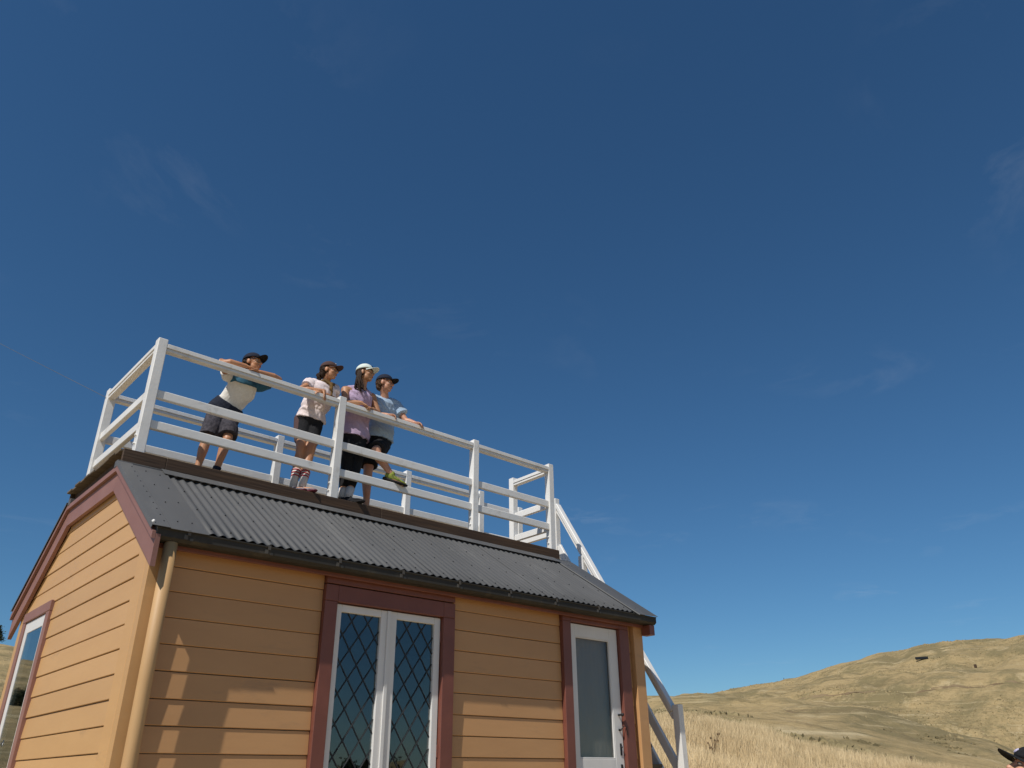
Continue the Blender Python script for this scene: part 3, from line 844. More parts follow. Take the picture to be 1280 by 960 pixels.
for (x0, x1, g0, g1) in ((1.516, 2.018, 1.572, 1.950), (2.030, 2.568, 2.108, 2.505)):
    lf = obj('door_leaf', leaf(x0, x1, g0, g1, 1.286, 1.228, -0.48, -0.72), 'door_white', cot)
    leaded(lf, g0 + 0.001, g1 - 0.001, -0.479, 1.227, LG)
    hx = x0 - 0.004 if x0 < 1.8 else x1 + 0.004
    for hz in (1.13, 0.22, -0.55):
        obj('hinge', join(box(hx - 0.007, hx + 0.007, -0.001, 0.0035, Z(hz - 0.045), Z(hz + 0.045), 0.001), limb([(hx, -0.002, Z(hz - 0.05)), (hx, -0.002, Z(hz + 0.05))], [0.005, 0.005], 8, False)), 'maroon', lf)
    if x0 > 1.8:
        obj('meeting_bead', join(box(2.008, 2.040, -0.010, 0.0035, Z(-0.72), Z(1.285), 0.003)), 'door_white', lf)
        obj('door_handle', join(box(2.048, 2.074, -0.004, 0.0035, Z(-0.02), Z(0.14) - 0.2, 0.002), limb([(2.061, -0.004, Z(-0.1)), (2.061, -0.04, Z(-0.1)), (2.14, -0.045, Z(-0.1))], [0.008, 0.008, 0.007], 8)), 'dark', lf)
# single glazed door
lf = obj('door_leaf', leaf(4.192, 4.917, 4.275, 4.795, 1.428, 1.308, 0.178, -0.72), 'door_white', cot)
obj('door_panel', box(4.2755, 4.7945, 0.014, 0.034, Z(-0.60), Z(0.10), 0.003), 'door_white', lf)
obj('glazing_bead', join(box(4.276, 4.288, 0.006, 0.022, Z(0.179), Z(1.307), 0.002), box(4.782, 4.794, 0.006, 0.022, Z(0.179), Z(1.307), 0.002), box(4.2885, 4.7815, 0.0065, 0.022, Z(0.179), Z(0.191), 0.002), box(4.2885, 4.7815, 0.0065, 0.022, Z(1.295), Z(1.307), 0.002)), 'door_white', lf)
obj('pane', box(4.289, 4.781, 0.024, 0.029, Z(0.192), Z(1.294), 0.0005), 'glass_clear', lf)
obj('door_knob', limb([(4.868, 0.004, Z(0.585)), (4.868, -0.03, Z(0.585)), (4.868, -0.05, Z(0.585))], [0.010, 0.010, 0.018], 10), 'dark', lf, True)
obj('hook_latch', join(limb([(4.865, 0.003, Z(0.445)), (4.865, -0.02, Z(0.445))], [0.011, 0.011], 8), limb([(4.868, -0.018, Z(0.445)), (4.895, -0.035, Z(0.48)), (4.93, -0.045, Z(0.475)), (4.935, -0.04, Z(0.40))], [0.005, 0.005, 0.005, 0.005], 6)), 'dark', lf, True)
obj('lock_plate', join(box(4.862, 4.884, -0.002, 0.0035, Z(0.21), Z(0.32), 0.002), limb([(4.873, -0.002, Z(0.285)), (4.873, -0.014, Z(0.285))], [0.008, 0.008], 8), box(4.868, 4.878, -0.008, -0.0021, Z(0.225), Z(0.26), 0.001)), 'dark', lf)
obj('door_handle', join(box(4.858, 4.884, -0.003, 0.0035, Z(-0.02), Z(0.13), 0.002), limb([(4.871, -0.003, Z(0.07)), (4.871, -0.045, Z(0.07)), (4.80, -0.05, Z(0.07))], [0.009, 0.009, 0.008], 8)), 'dark', lf)
for hz in (1.25, 0.4, -0.5):
    obj('hinge', join(box(4.183, 4.197, -0.004, 0.0035, Z(hz - 0.045), Z(hz + 0.045), 0.001)), 'maroon', lf)
# folded curtain inside the glazed door
cv = []; nx = 60
for j, zz in enumerate((-0.7, 1.40)):
    for i in range(nx):
        cv.append((4.20 + 0.72 * i / (nx - 1), 0.072 + 0.003 * math.sin(i * 0.45) + 0.001 * math.sin(i * 1.3), Z(zz)))
obj('curtain', (cv, [(i, i + 1, nx + i + 1, nx + i) for i in range(nx - 1)]), 'curtain', cot, True)
# gable window ---------------------------------------------------------
wf = obj('window', join(box(-0.022, 0.10, 2.395, 2.497, Z(-0.64), Z(1.40)), box(-0.022, 0.10, 3.232, 3.333, Z(-0.64), Z(1.40)), box(-0.024, 0.10, 2.394, 3.334, Z(1.4005), Z(1.495)), box(-0.06, 0.10, 2.36, 3.37, Z(-0.70), Z(-0.6405))), 'maroon_faded', cot)
obj('sash', join(box(-0.008, 0.04, 2.50, 2.575, Z(-0.64), Z(1.395), 0.003), box(-0.008, 0.04, 3.13, 3.229, Z(-0.64), Z(1.395), 0.003), box(-0.007, 0.04, 2.5753, 3.1297, Z(1.29), Z(1.395), 0.003), box(-0.007, 0.04, 2.5753, 3.1297, Z(-0.64), Z(-0.53), 0.003)), 'door_white', wf)
obj('pane', box(-0.003, 0.002, 2.576, 3.129, Z(-0.529), Z(1.289), 0.0005), 'glass_side', wf)
obj('stay_hook', limb([(-0.005, 3.17, Z(0.30)), (-0.03, 3.15, Z(0.34)), (-0.03, 3.10, Z(0.36)), (-0.02, 3.07, Z(0.31))], [0.005] * 4, 6), 'steel', wf, True)
# small tap box on the right wall
obj('wall_tap', join(limb([(W + 0.03, 0.12, Z(0.22)), (W + 0.03, 0.12, Z(0.40))], [0.012, 0.012], 8), box(W + 0.004, W + 0.06, 0.09, 0.15, Z(0.36), Z(0.42)), limb([(W + 0.05, 0.12, Z(0.30)), (W + 0.11, 0.10, Z(0.30)), (W + 0.12, 0.10, Z(0.27))], [0.012, 0.012, 0.011], 8)), 'steel', cot)
# foundation
obj('foundation', box(0.05, W - 0.05, 0.05, D - 0.05, -0.3, Z(BASE) - 0.0005), 'concrete', cot)

# ------------------------------------------------------------------ deck
DX0, DX1, DY0, DY1 = -0.02, 5.262, 1.15, 2.72
dk = root('roof_deck', (W / 2, 1.9, ZD - 0.15), 'dark weathered timber lookout deck on top of the cottage roof', 'deck')
for xa, xb in ((DX0, 0.345), (0.347, 2.60), (2.603, DX1)):
    obj('fascia_board', box(xa, xb, DY0, DY0 + 0.035, ZD - 0.135, ZD - 0.004, 0.004), 'timber', dk)
obj('fascia_board', box(DX0, DX1, DY1 - 0.035, DY1, ZD - 0.135, ZD - 0.024, 0.004), 'timber', dk)
k = 11; wdt = (DY1 - DY0 - 0.037) / k
for i in range(k):
    y = DY0 + 0.037 + i * wdt
    dx = random.uniform(-0.012, 0.012)
    obj('deck_board', box(DX0 - 0.03 + dx, DX1 + 0.02 + dx, y + 0.003, y + wdt - 0.003, ZD - 0.022, ZD, 0.003), 'deckboard', dk)
for i, x in enumerate(np.linspace(0.04, DX1 - 0.05, 11)):
    obj('joist', box(x - 0.022, x + 0.022, DY0 + 0.036, DY1 - 0.036, ZD - 0.115, ZD - 0.0225, 0.003), 'timber', dk)
for y in (1.32, 2.32):
    obj('bearer', box(-0.0, W - 0.02, y - 0.045, y + 0.045, Z(TZ - 0.004), ZD - 0.1155, 0.004), 'timber', dk)

# ------------------------------------------------------------------ railing
rl = root('railing', (W / 2, 1.95, ZD), 'white painted timber railing round the rooftop deck', 'railing')
PW = 0.088
FY, BY = 1.238, 2.665
fx = [0.118, 2.053, 3.927, 5.205]
HP = 1.155
def post(x, y, z0, z1, parent, lean=0.0, nm='post'):
    o = obj(nm, obox((x, y, (z0 + z1) / 2), (PW / 2, 0, 0), (0, PW / 2, 0), (lean, 0, (z1 - z0) / 2), 0.006), 'white', parent)
    return o
for x in fx:
    p_ = post(x, FY, ZD + 0.001, ZD + HP, rl)
    for zz in (0.09, 0.17):
        obj('bolt', limb([(x - PW / 2, FY, ZD + zz), (x - PW / 2 - 0.014, FY, ZD + zz)], [0.012, 0.010], 6, False), 'white', p_)
for x in fx:
    p_ = post(x, BY, ZD + 0.001, ZD + HP, rl)
post(5.205, 1.948, ZD + 0.001, ZD + HP, rl)
def rail(p0, p1, zc, top, parent):
    p0 = Vector((*p0, ZD + zc)); p1 = Vector((*p1, ZD + zc))
    if top:
        parts = [beam(p0 + Vector((0, 0, 0.014)), p1 + Vector((0, 0, 0.014)), 0.086, 0.044, bev=0.004), beam(p0 - Vector((0, 0, 0.024)), p1 - Vector((0, 0, 0.024)), 0.068, 0.030, bev=0.004)]
        return obj('top_rail', join(*parts), 'white', parent)
    return obj('rail', beam(p0, p1, 0.045, 0.086, bev=0.010), 'white', parent)
HR = PW / 2
for zc, top in ((1.075, True), (0.605, False), (0.30, False)):
    for yy in (FY, BY):
        for a, b in zip(fx[:-1], fx[1:]):
            rail((a + HR, yy), (b - HR, yy), zc + random.uniform(-0.004, 0.004), top, rl)
    rail((fx[0], FY + HR), (fx[0], BY - HR), zc, top, rl)
    rail((fx[-1], FY + HR), (fx[-1], 1.948 - HR), zc, top, rl)

# ------------------------------------------------------------------ staircase
st = root('staircase', (5.7, 0.9, 0.9), 'steep white painted outdoor stair with handrail against the far end wall', 'staircase')
XS, XI = 5.97, 5.44
SY0, SZ0, SY1, SZ1 = 1.87, 3.52, 0.14, 0.68
ss = (SZ0 - SZ1) / (SY0 - SY1)
for i in range(6):
    y0 = 1.92 + i * 0.135
    obj('landing_board', box(5.285, 6.03, y0 + 0.003, y0 + 0.132, ZD - 0.03, ZD - 0.002, 0.003), 'deckboard', st)
for y in (1.92 + 0.02, 2.71):
    obj('landing_joist', box(5.285, 6.03, y - 0.02, y + 0.02, ZD - 0.14, ZD - 0.0305, 0.003), 'white', st)
np1 = post(XS, 1.90, Z(2.40), Z(3.60), st)
np2 = post(XS, 2.68, Z(-0.2), Z(3.66), st)
rl1 = lambda nm, a, b, w=0.045, h=0.09: obj(nm, beam(a, b, w, h, bev=0.008), 'white', st)
rl1('landing_rail', (XS, 1.90 + HR, Z(3.56)), (XS, 2.68 - HR, Z(3.56)), 0.07, 0.07)
rl1('landing_rail', (XS, 1.90 + HR, Z(3.12)), (XS, 2.68 - HR, Z(3.12)))
rl1('landing_rail', (5.205 + HR, 2.68, Z(3.12)), (XS - HR, 2.68, Z(3.12)))
rl1('landing_rail', (5.205 + HR, 2.68, Z(3.56)), (XS - HR, 2.68, Z(3.56)), 0.07, 0.07)
def on(y, dz): return Z(SZ0 - (SY0 - y) * ss + dz)
dirn = Vector((0, -1, -ss)).normalized()
obj('handrail', join(beam((XS, 1.86, on(1.86, 0)), (XS, 0.14, on(0.14, 0)), 0.085, 0.05, side=(1, 0, 0), bev=0.006), beam((XS, 1.86, on(1.86, -0.075)), (XS, 0.14, on(0.14, -0.075)), 0.045, 0.05, side=(1, 0, 0), bev=0.005)), 'white', st)
obj('mid_rail', beam((XS, 1.86, on(1.86, -0.60)), (XS, 0.14, on(0.14, -0.60)), 0.045, 0.095, side=(1, 0, 0), bev=0.006), 'white', st)
for x in (XS, XI):
    obj('stringer', beam((x, 1.88, on(1.88, -1.12)), (x, -0.35, on(-0.35, -1.12)), 0.045, 0.20, side=(1, 0, 0), bev=0.006), 'white', st)
for i in range(14):
    zt = Z(2.40) - i * 0.205
    y = SY0 - (Z(SZ0 - 1.05) - zt) / ss
    if y < -0.3: break
    obj('step', box(XI + 0.024, XS - 0.024, y - 0.11, y + 0.11, zt - 0.035, zt, 0.004), 'deckboard', st)
gzs = float(gz(np.array([XS]), np.array([0.08]))[0])
nw = post(XS + 0.0, 0.085, gzs - 0.1, Z(0.74), st, nm='newel_post')
post(XS, 1.42, on(1.42, -0.62) - 0.45, on(1.42, -0.10), st, nm='baluster')

# ------------------------------------------------------------------ people
def cloth(name, c, c2=None, scale=60, rough=0.9, bump=0.25):
    M[name] = mat(name, c, c2, rough, scale, bump=bump, bscale=45, spec=0.2)
M['skin_tan'] = mat('skin_tan', (0.50, 0.245, 0.125), (0.44, 0.20, 0.10), 0.5, 14, bump=0.05, bscale=120, sss=0.06)
M['skin_olive'] = mat('skin_olive', (0.46, 0.235, 0.12), (0.40, 0.19, 0.095), 0.5, 14, bump=0.05, bscale=120, sss=0.06)
M['skin_fair'] = mat('skin_fair', (0.56, 0.29, 0.185), (0.49, 0.235, 0.145), 0.5, 14, bump=0.05, bscale=120, sss=0.06)
M['lips'] = mat('lips', (0.34, 0.115, 0.09), None, 0.45, 30)
M['eye'] = mat('eye_white', (0.7, 0.68, 0.65), None, 0.2, 10)
M['iris'] = mat('iris', (0.03, 0.018, 0.01), None, 0.15, 10)
M['hair_dark'] = mat('hair_dark', (0.020, 0.012, 0.008), (0.040, 0.022, 0.013), 0.6, 40, (6, 6, 1), 0.4, 60, spec=0.15)
M['hair_brown'] = mat('hair_brown', (0.055, 0.028, 0.014), (0.09, 0.05, 0.026), 0.6, 40, (6, 6, 1), 0.4, 60, spec=0.15)
cloth('white_tee', (0.78, 0.75, 0.70), (0.70, 0.67, 0.62))
cloth('teal_yoke', (0.045, 0.14, 0.22), (0.035, 0.11, 0.18))
cloth('navy', (0.014, 0.018, 0.032), (0.022, 0.025, 0.04))
cloth('black', (0.010, 0.010, 0.012), (0.018, 0.018, 0.02))
cloth('charcoal_print', (0.030, 0.028, 0.036), (0.075, 0.068, 0.08), scale=38)
cloth('pink_tee', (0.76, 0.66, 0.65), (0.68, 0.58, 0.58))
cloth('brown_cap', (0.085, 0.050, 0.045), (0.07, 0.04, 0.036))
cloth('maroon_panel', (0.10, 0.062, 0.06), (0.085, 0.05, 0.05))
cloth('scarf', (0.20, 0.115, 0.035), (0.08, 0.05, 0.025), scale=40)
cloth('lavender', (0.47, 0.36, 0.50), (0.41, 0.31, 0.44))
cloth('mint_cap', (0.68, 0.74, 0.68), (0.60, 0.66, 0.60))
cloth('pale_sock', (0.62, 0.58, 0.55), (0.52, 0.49, 0.47))
cloth('red_stripe', (0.42, 0.05, 0.07))
cloth('blue_tee', (0.36, 0.47, 0.60), (0.31, 0.41, 0.53))
cloth('shoe_grey', (0.34, 0.30, 0.32), (0.10, 0.085, 0.10), scale=30)
cloth('shoe_lime', (0.30, 0.34, 0.06), (0.10, 0.12, 0.03), scale=30)
cloth('sole_maroon', (0.14, 0.03, 0.045))
cloth('sole_dark', (0.03, 0.028, 0.028))
cloth('emblem', (0.62, 0.58, 0.72), (0.4, 0.36, 0.52))

def fuse(name, parts, m, parent, voxel=0.0065, smooth=5, wr=0.0, wsc=0.05, post=None, seed=0, origin=None):
    v, f = join(*parts)
    me = bpy.data.meshes.new('tmp'); me.from_pydata(v, [], f); me.update()
    o = bpy.data.objects.new('tmp', me); col.objects.link(o)
    md = o.modifiers.new('r', 'REMESH'); md.mode = 'VOXEL'; md.voxel_size = voxel; md.adaptivity = 0
    s = o.modifiers.new('s', 'SMOOTH'); s.factor = 0.5; s.iterations = smooth
    dg = bpy.context.evaluated_depsgraph_get()
    me2 = bpy.data.meshes.new_from_object(o.evaluated_get(dg))
    bpy.data.objects.remove(o); bpy.data.meshes.remove(me)
    nv = len(me2.vertices)
    co = np.empty(nv * 3); me2.vertices.foreach_get('co', co); co = co.reshape(-1, 3)
    if wr or post:
        no = np.empty(nv * 3); me2.vertices.foreach_get('normal', no); no = no.reshape(-1, 3)
        if wr:
            p = co / wsc
            d = fbm(p[:, 0] * 0.8 + p[:, 1] * 0.9 + 100, p[:, 2] * 1.0 + p[:, 0] * 0.9 + 50, 90 + seed, 3)
            co = co + no * (wr * d)[:, None]
        if post: co = post(co, no)
    c = (co.min(0) + co.max(0)) / 2 if origin is None else np.array(origin)
    me2.name = name
    me2.vertices.foreach_set('co', (co - c).ravel())
    me2.polygons.foreach_set('use_smooth', np.ones(len(me2.polygons), bool))
    me2.update()
    me2.materials.clear(); me2.materials.append(M[m])
    ob = bpy.data.objects.new(name, me2)
    link(ob, parent, c)
    return ob

def lerp(a, b, t): return Vector(a) * (1 - t) + Vector(b) * t
class Head:
    def __init__(s, c, face, tilt_up=Vector((0, 0, 1)), k=1.0):
        s.c = Vector(c); s.f = Vector(face).normalized()
        s.s = Vector(tilt_up).cross(s.f).normalized()   # towards the person's left
        s.u = s.f.cross(s.s).normalized(); s.k = k
    def p(s, f, l, u): return s.c + (s.f * f + s.s * l + s.u * u) * s.k
    def v(s, f=0, l=0, u=0): return (s.f * f + s.s * l + s.u * u) * s.k
    def E(s, c, rl, rf, ru): return ell(s.p(*c), s.v(0, rl, 0), s.v(rf, 0, 0), s.v(0, 0, ru))
    def parts(s):
        P = [s.E((-0.012, 0, 0.028), 0.072, 0.092, 0.088), s.E((0.018, 0, -0.045), 0.056, 0.066, 0.060), s.E((0.052, 0, -0.088), 0.028, 0.028, 0.022),
             s.E((0.052, 0.030, -0.022), 0.028, 0.030, 0.030), s.E((0.052, -0.030, -0.022), 0.028, 0.030, 0.030), s.E((0.062, 0, 0.030), 0.045, 0.022, 0.020),
             limb([s.p(0.080, 0, 0.012), s.p(0.094, 0, -0.012), s.p(0.104, 0, -0.028)], [0.008 * s.k, 0.011 * s.k, 0.014 * s.k], 8),
             s.E((0.080, 0, -0.058), 0.024, 0.013, 0.014)]
        for l in (-1, 1):
            P.append(s.E((-0.010, 0.074 * l, -0.005), 0.010, 0.022, 0.032))
            P.append(s.E((0.090, 0.011 * l, -0.030), 0.009, 0.010, 0.009))
        return P
    def post(s, co, no):
        for l in (-1, 1):
            q = np.array(s.p(0.080, 0.032 * l, 0.010)); d2 = ((co - q) ** 2).sum(1)
            co = co - np.outer(np.exp(-d2 / (2 * (0.011 * s.k) ** 2)) * 0.010 * s.k, np.array(s.f))
        q = np.array(s.p(0.092, 0, -0.057)); d = co - q
        a = d @ np.array(s.u); b = d @ np.array(s.s)
        co = co - np.outer(np.exp(-(a / (0.004 * s.k)) ** 2 - (b / (0.018 * s.k)) ** 2 - (d @ np.array(s.f) / 0.03) ** 2) * 0.004 * s.k, np.array(s.f))
        return co
    def features(s, par, brow='hair_dark'):
        for l in (-1, 1):
            e = obj('eye', s.E((0.068, 0.032 * l, 0.009), 0.011, 0.010, 0.0062), 'eye', par, True)
            obj('iris', s.E((0.0765, 0.032 * l + 0.001, 0.009), 0.0055, 0.003, 0.0055), 'iris', e, True)
            obj('eyebrow', limb([s.p(0.083, 0.014 * l, 0.026), s.p(0.084, 0.032 * l, 0.031), s.p(0.074, 0.050 * l, 0.026)], [0.0035 * s.k, 0.004 * s.k, 0.0025 * s.k], 6), brow, par, True)
        obj('lips', join(s.E((0.0885, 0, -0.0535), 0.020, 0.006, 0.0045), s.E((0.0875, 0, -0.0635), 0.018, 0.007, 0.0055)), 'lips', par, True)
    def cap(s, par, m, brim_m=None, pitch=0.0, mark=None, mark_at=0.35):
        # dome with six panels, a button and a curved peak
        nu, nv = 36, 10
        V, Fc = [], []
        def dome(th, ph, g=0.0):
            sw = 1 + 0.006 * abs(math.cos(3 * th)) + g
            return s.p(-0.012 + 0.104 * sw * math.cos(th) * math.cos(ph), 0.086 * sw * math.sin(th) * math.cos(ph), 0.040 + 0.088 * sw * math.sin(ph) ** 0.95 - 0.010 * math.cos(th) * 0)
        for g in (0.0, -0.03):
            for j in range(nv):
                ph = (math.pi / 2) * j / nv
                for k in range(nu): V.append(tuple(dome(2 * math.pi * k / nu, ph, g)))
            V.append(tuple(dome(0, math.pi / 2, g)))
        n1 = nu * nv + 1
        for off, fl in ((0, False), (n1, True)):
            for j in range(nv - 1):
                for k in range(nu):
                    k2 = (k + 1) % nu
                    q = (off + j * nu + k, off + j * nu + k2, off + (j + 1) * nu + k2, off + (j + 1) * nu + k)
                    Fc.append(q[::-1] if fl else q)
            for k in range(nu):
                q = (off + (nv - 1) * nu + k, off + (nv - 1) * nu + (k + 1) % nu, off + nu * nv)
                Fc.append(q[::-1] if fl else q)
        for k in range(nu):
            k2 = (k + 1) % nu
            Fc.append((k2, k, n1 + k, n1 + k2))
        c = obj('cap', (V, Fc), m, par, True)
        obj('button', s.E((-0.012, 0, 0.129), 0.009, 0.009, 0.006), m, c, True)
        V, Fc = [], []
        na_, nt = 17, 7
        for th_ in (0.0, -0.004):
            for i in range(na_):
                a = -1 + 2 * i / (na_ - 1)
                th = a * R(62)
                bx, bl = -0.012 + 0.103 * math.cos(th), 0.085 * math.sin(th)
                L = 0.078 * (1 - abs(a) ** 3.2) ** 0.5 if abs(a) < 1 else 0
                for j in range(nt):
                    t = j / (nt - 1)
                    fx_ = bx + L * t; ll = bl * (1 + 0.06 * t * (1 - a * a))
                    uu = 0.041 + th_ - 0.020 * (ll / 0.075) ** 2 * (0.35 + 0.65 * t) + (fx_ - 0.09) * pitch
                    V.append(tuple(s.p(fx_, ll, uu)))
        m1 = na_ * nt
        for i in range(na_ - 1):
            for j in range(nt - 1):
                q = (i * nt + j, i * nt + j + 1, (i + 1) * nt + j + 1, (i + 1) * nt + j)
                Fc.append(q); Fc.append(tuple(x + m1 for x in q[::-1]))
        edge = [i * nt + nt - 1 for i in range(na_)]
        for a_, b_ in zip(edge[:-1], edge[1:]): Fc.append((a_, a_ + m1, b_ + m1, b_))
        obj('brim', (V, Fc), brim_m or m, c, True)
        if mark:
            sh = []
            for (l, u, rl, ru) in ((0, 0, 0.016, 0.011), (0.012, 0.008, 0.008, 0.008), (-0.013, -0.004, 0.008, 0.009)):
                sh.append(ell(dome(l / 0.086, R(mark_at * 60) + u / 0.09, 0.012), s.v(0, rl, 0), s.v(0.3 * ru, 0, -ru), s.v(0.004, 0, 0.002), 10, 5))
            obj('cap_badge', join(*sh), mark, c, True)
        return c

def hand(w, d, nrm_, k=1.0, curl=0.5, thumb=1, length=1.0):
    """palm and five fingers; d: direction of the hand, nrm_: back of the hand, thumb: side sign"""
    w = Vector(w); d = Vector(d).normalized(); n = Vector(nrm_); n = (n - d * n.dot(d)).normalized(); s = n.cross(d).normalized()
    P = [loft([(w - d * 0.02 * k, s * 0.025 * k, n * 0.019 * k), (w + d * 0.02 * k, s * 0.032 * k, n * 0.016 * k), (w + d * 0.062 * k, s * 0.041 * k, n * 0.014 * k), (w + d * 0.080 * k, s * 0.038 * k, n * 0.011 * k)], 14)]
    for i, (o, L) in enumerate(((-0.033, 0.062), (-0.011, 0.075), (0.011, 0.080), (0.033, 0.070))):
        o2 = o * -thumb
        b = w + (d * 0.076 + s * o2) * k
        dd = (d + s * o2 * 2.2).normalized()
        a1 = curl * 0.7; a2 = curl * 1.7; a3 = curl * 2.4
        q1 = b + (dd * math.cos(a1) - n * math.sin(a1)) * L * 0.45 * k
        q2 = q1 + (dd * math.cos(a2) - n * math.sin(a2)) * L * 0.32 * k
        q3 = q2 + (dd * math.cos(a3) - n * math.sin(a3)) * L * 0.25 * k
        P.append(limb([b - d * 0.015 * k, b, q1, q2, q3], [0.0095 * k, 0.0092 * k, 0.0085 * k, 0.008 * k, 0.007 * k], 8))
    t0 = w + (d * 0.018 + s * thumb * -0.024 * -1) * k
    t1 = t0 + (d * 0.6 + s * thumb * 0.75 - n * 0.25).normalized() * 0.040 * k
    t2 = t1 + (d * 0.9 + s * thumb * 0.15 - n * 0.35).normalized() * 0.032 * k
    P.append(limb([t0, t1, t2], [0.014 * k, 0.011 * k, 0.009 * k], 8))
    return P
def arm(sh, el, wr, k):
    m1 = lerp(sh, el, 0.4); m2 = lerp(el, wr, 0.3)
    return [limb([sh, m1, el, m2, wr], [0.050 * k, 0.044 * k, 0.036 * k, 0.039 * k, 0.025 * k], 12)]
def leg(hip, kn, an, k, back=Vector((0, 1, 0))):
    a = lerp(hip, kn, 0.45); c1 = lerp(kn, an, 0.28) + back * 0.012 * k; c2 = lerp(kn, an, 0.65)
    return [limb([hip, a, kn, c1, c2, an], [0.082 * k, 0.072 * k, 0.053 * k, 0.056 * k, 0.040 * k, 0.033 * k], 14)]
def foot(an, d, k, drop=0.07):
    an = Vector(an); d = Vector(d).normalized(); s = Vector((0, 0, 1)).cross(d).normalized(); n = d.cross(s).normalized()
    b = an - n * drop * k
    return [loft([(b - d * 0.055 * k + n * 0.03 * k, s * 0.024 * k, n * 0.028 * k), (b + n * 0.033 * k, s * 0.033 * k, n * 0.034 * k), (b + d * 0.07 * k + n * 0.026 * k, s * 0.041 * k, n * 0.026 * k), (b + d * 0.13 * k + n * 0.018 * k, s * 0.043 * k, n * 0.019 * k), (b + d * 0.175 * k + n * 0.014 * k, s * 0.028 * k, n * 0.013 * k)], 14), limb([an, b + n * 0.035 * k], [0.034 * k, 0.036 * k], 10)]
def shoe(an, d, k, par, m, sole, drop=0.085, collar=None, lace=None):
    an = Vector(an); d = Vector(d).normalized(); s = Vector((0, 0, 1)).cross(d)
    if s.length < 0.1: s = Vector((1, 0, 0))
    s.normalize(); n = d.cross(s).normalized()
    if n.z < 0: n = -n
    b = an - n * drop * k
    up_ = [loft([(b - d * 0.068 * k + n * 0.045 * k, s * 0.026 * k, n * 0.040 * k), (b - d * 0.03 * k + n * 0.050 * k, s * 0.037 * k, n * 0.046 * k), (b + d * 0.03 * k + n * 0.046 * k, s * 0.041 * k, n * 0.040 * k), (b + d * 0.09 * k + n * 0.036 * k, s * 0.047 * k, n * 0.028 * k), (b + d * 0.15 * k + n * 0.030 * k, s * 0.044 * k, n * 0.022 * k), (b + d * 0.195 * k + n * 0.024 * k, s * 0.024 * k, n * 0.013 * k)], 16), limb([an + n * 0.01, b + n * 0.06 * k], [0.040 * k, 0.044 * k], 12)]
    sh = fuse('shoe', up_, m, par, 0.006, 3)
    so_ = loft([(b - d * 0.08 * k + n * 0.010 * k, s * 0.020 * k, n * 0.014 * k), (b - d * 0.05 * k + n * 0.010 * k, s * 0.038 * k, n * 0.015 * k), (b + d * 0.03 * k + n * 0.009 * k, s * 0.040 * k, n * 0.014 * k), (b + d * 0.11 * k + n * 0.010 * k, s * 0.050 * k, n * 0.014 * k), (b + d * 0.17 * k + n * 0.013 * k, s * 0.042 * k, n * 0.012 * k), (b + d * 0.212 * k + n * 0.018 * k, s * 0.018 * k, n * 0.009 * k)], 16, 3.0)
    obj('sole', so_, sole, sh, True)
    if lace:
        ls = []
        for t in (0.02, 0.04, 0.06, 0.08):
            c = b + d * t * k + n * (0.088 - t * 0.28) * k
            ls.append(limb([c - s * 0.028 * k - n * 0.006, c + n * 0.003, c + s * 0.028 * k - n * 0.006], [0.004, 0.004, 0.004], 6))
        obj('lace', join(*ls), lace, sh, True)
    return sh
def torso_secs(pel, wst, cst, nck, lat_h, lat_s, k, grow=0.0, bulk=1.0):
    """stack of sections from crotch to neck; grow adds cloth thickness"""
    pel, wst, cst, nck = map(Vector, (pel, wst, cst, nck))
    lh = Vector(lat_h).normalized(); ls = Vector(lat_s).normalized()
    pts = [(pel - (wst - pel).normalized() * 0.07 * k, lh, 0.120, 0.085), (pel, lh, 0.158, 0.112), (lerp(pel, wst, 0.5), lh, 0.150, 0.108), (wst, lerp(lh, ls, 0.5), 0.126, 0.092), (lerp(wst, cst, 0.5), ls, 0.138, 0.100), (cst, ls, 0.150, 0.108), (lerp(cst, nck, 0.55), ls, 0.142, 0.090), (lerp(cst, nck, 0.85), ls, 0.085, 0.062), (nck, ls, 0.052, 0.050)]
    out = []
    for i, (c, l, a, b) in enumerate(pts):
        t = (pts[min(i + 1, len(pts) - 1)][0] - pts[max(i - 1, 0)][0]).normalized()
        l = (l - t * l.dot(t)).normalized(); d = t.cross(l).normalized()
        out.append((c, l * (a * bulk * k + grow), d * (b * bulk * k + grow)))
    return out

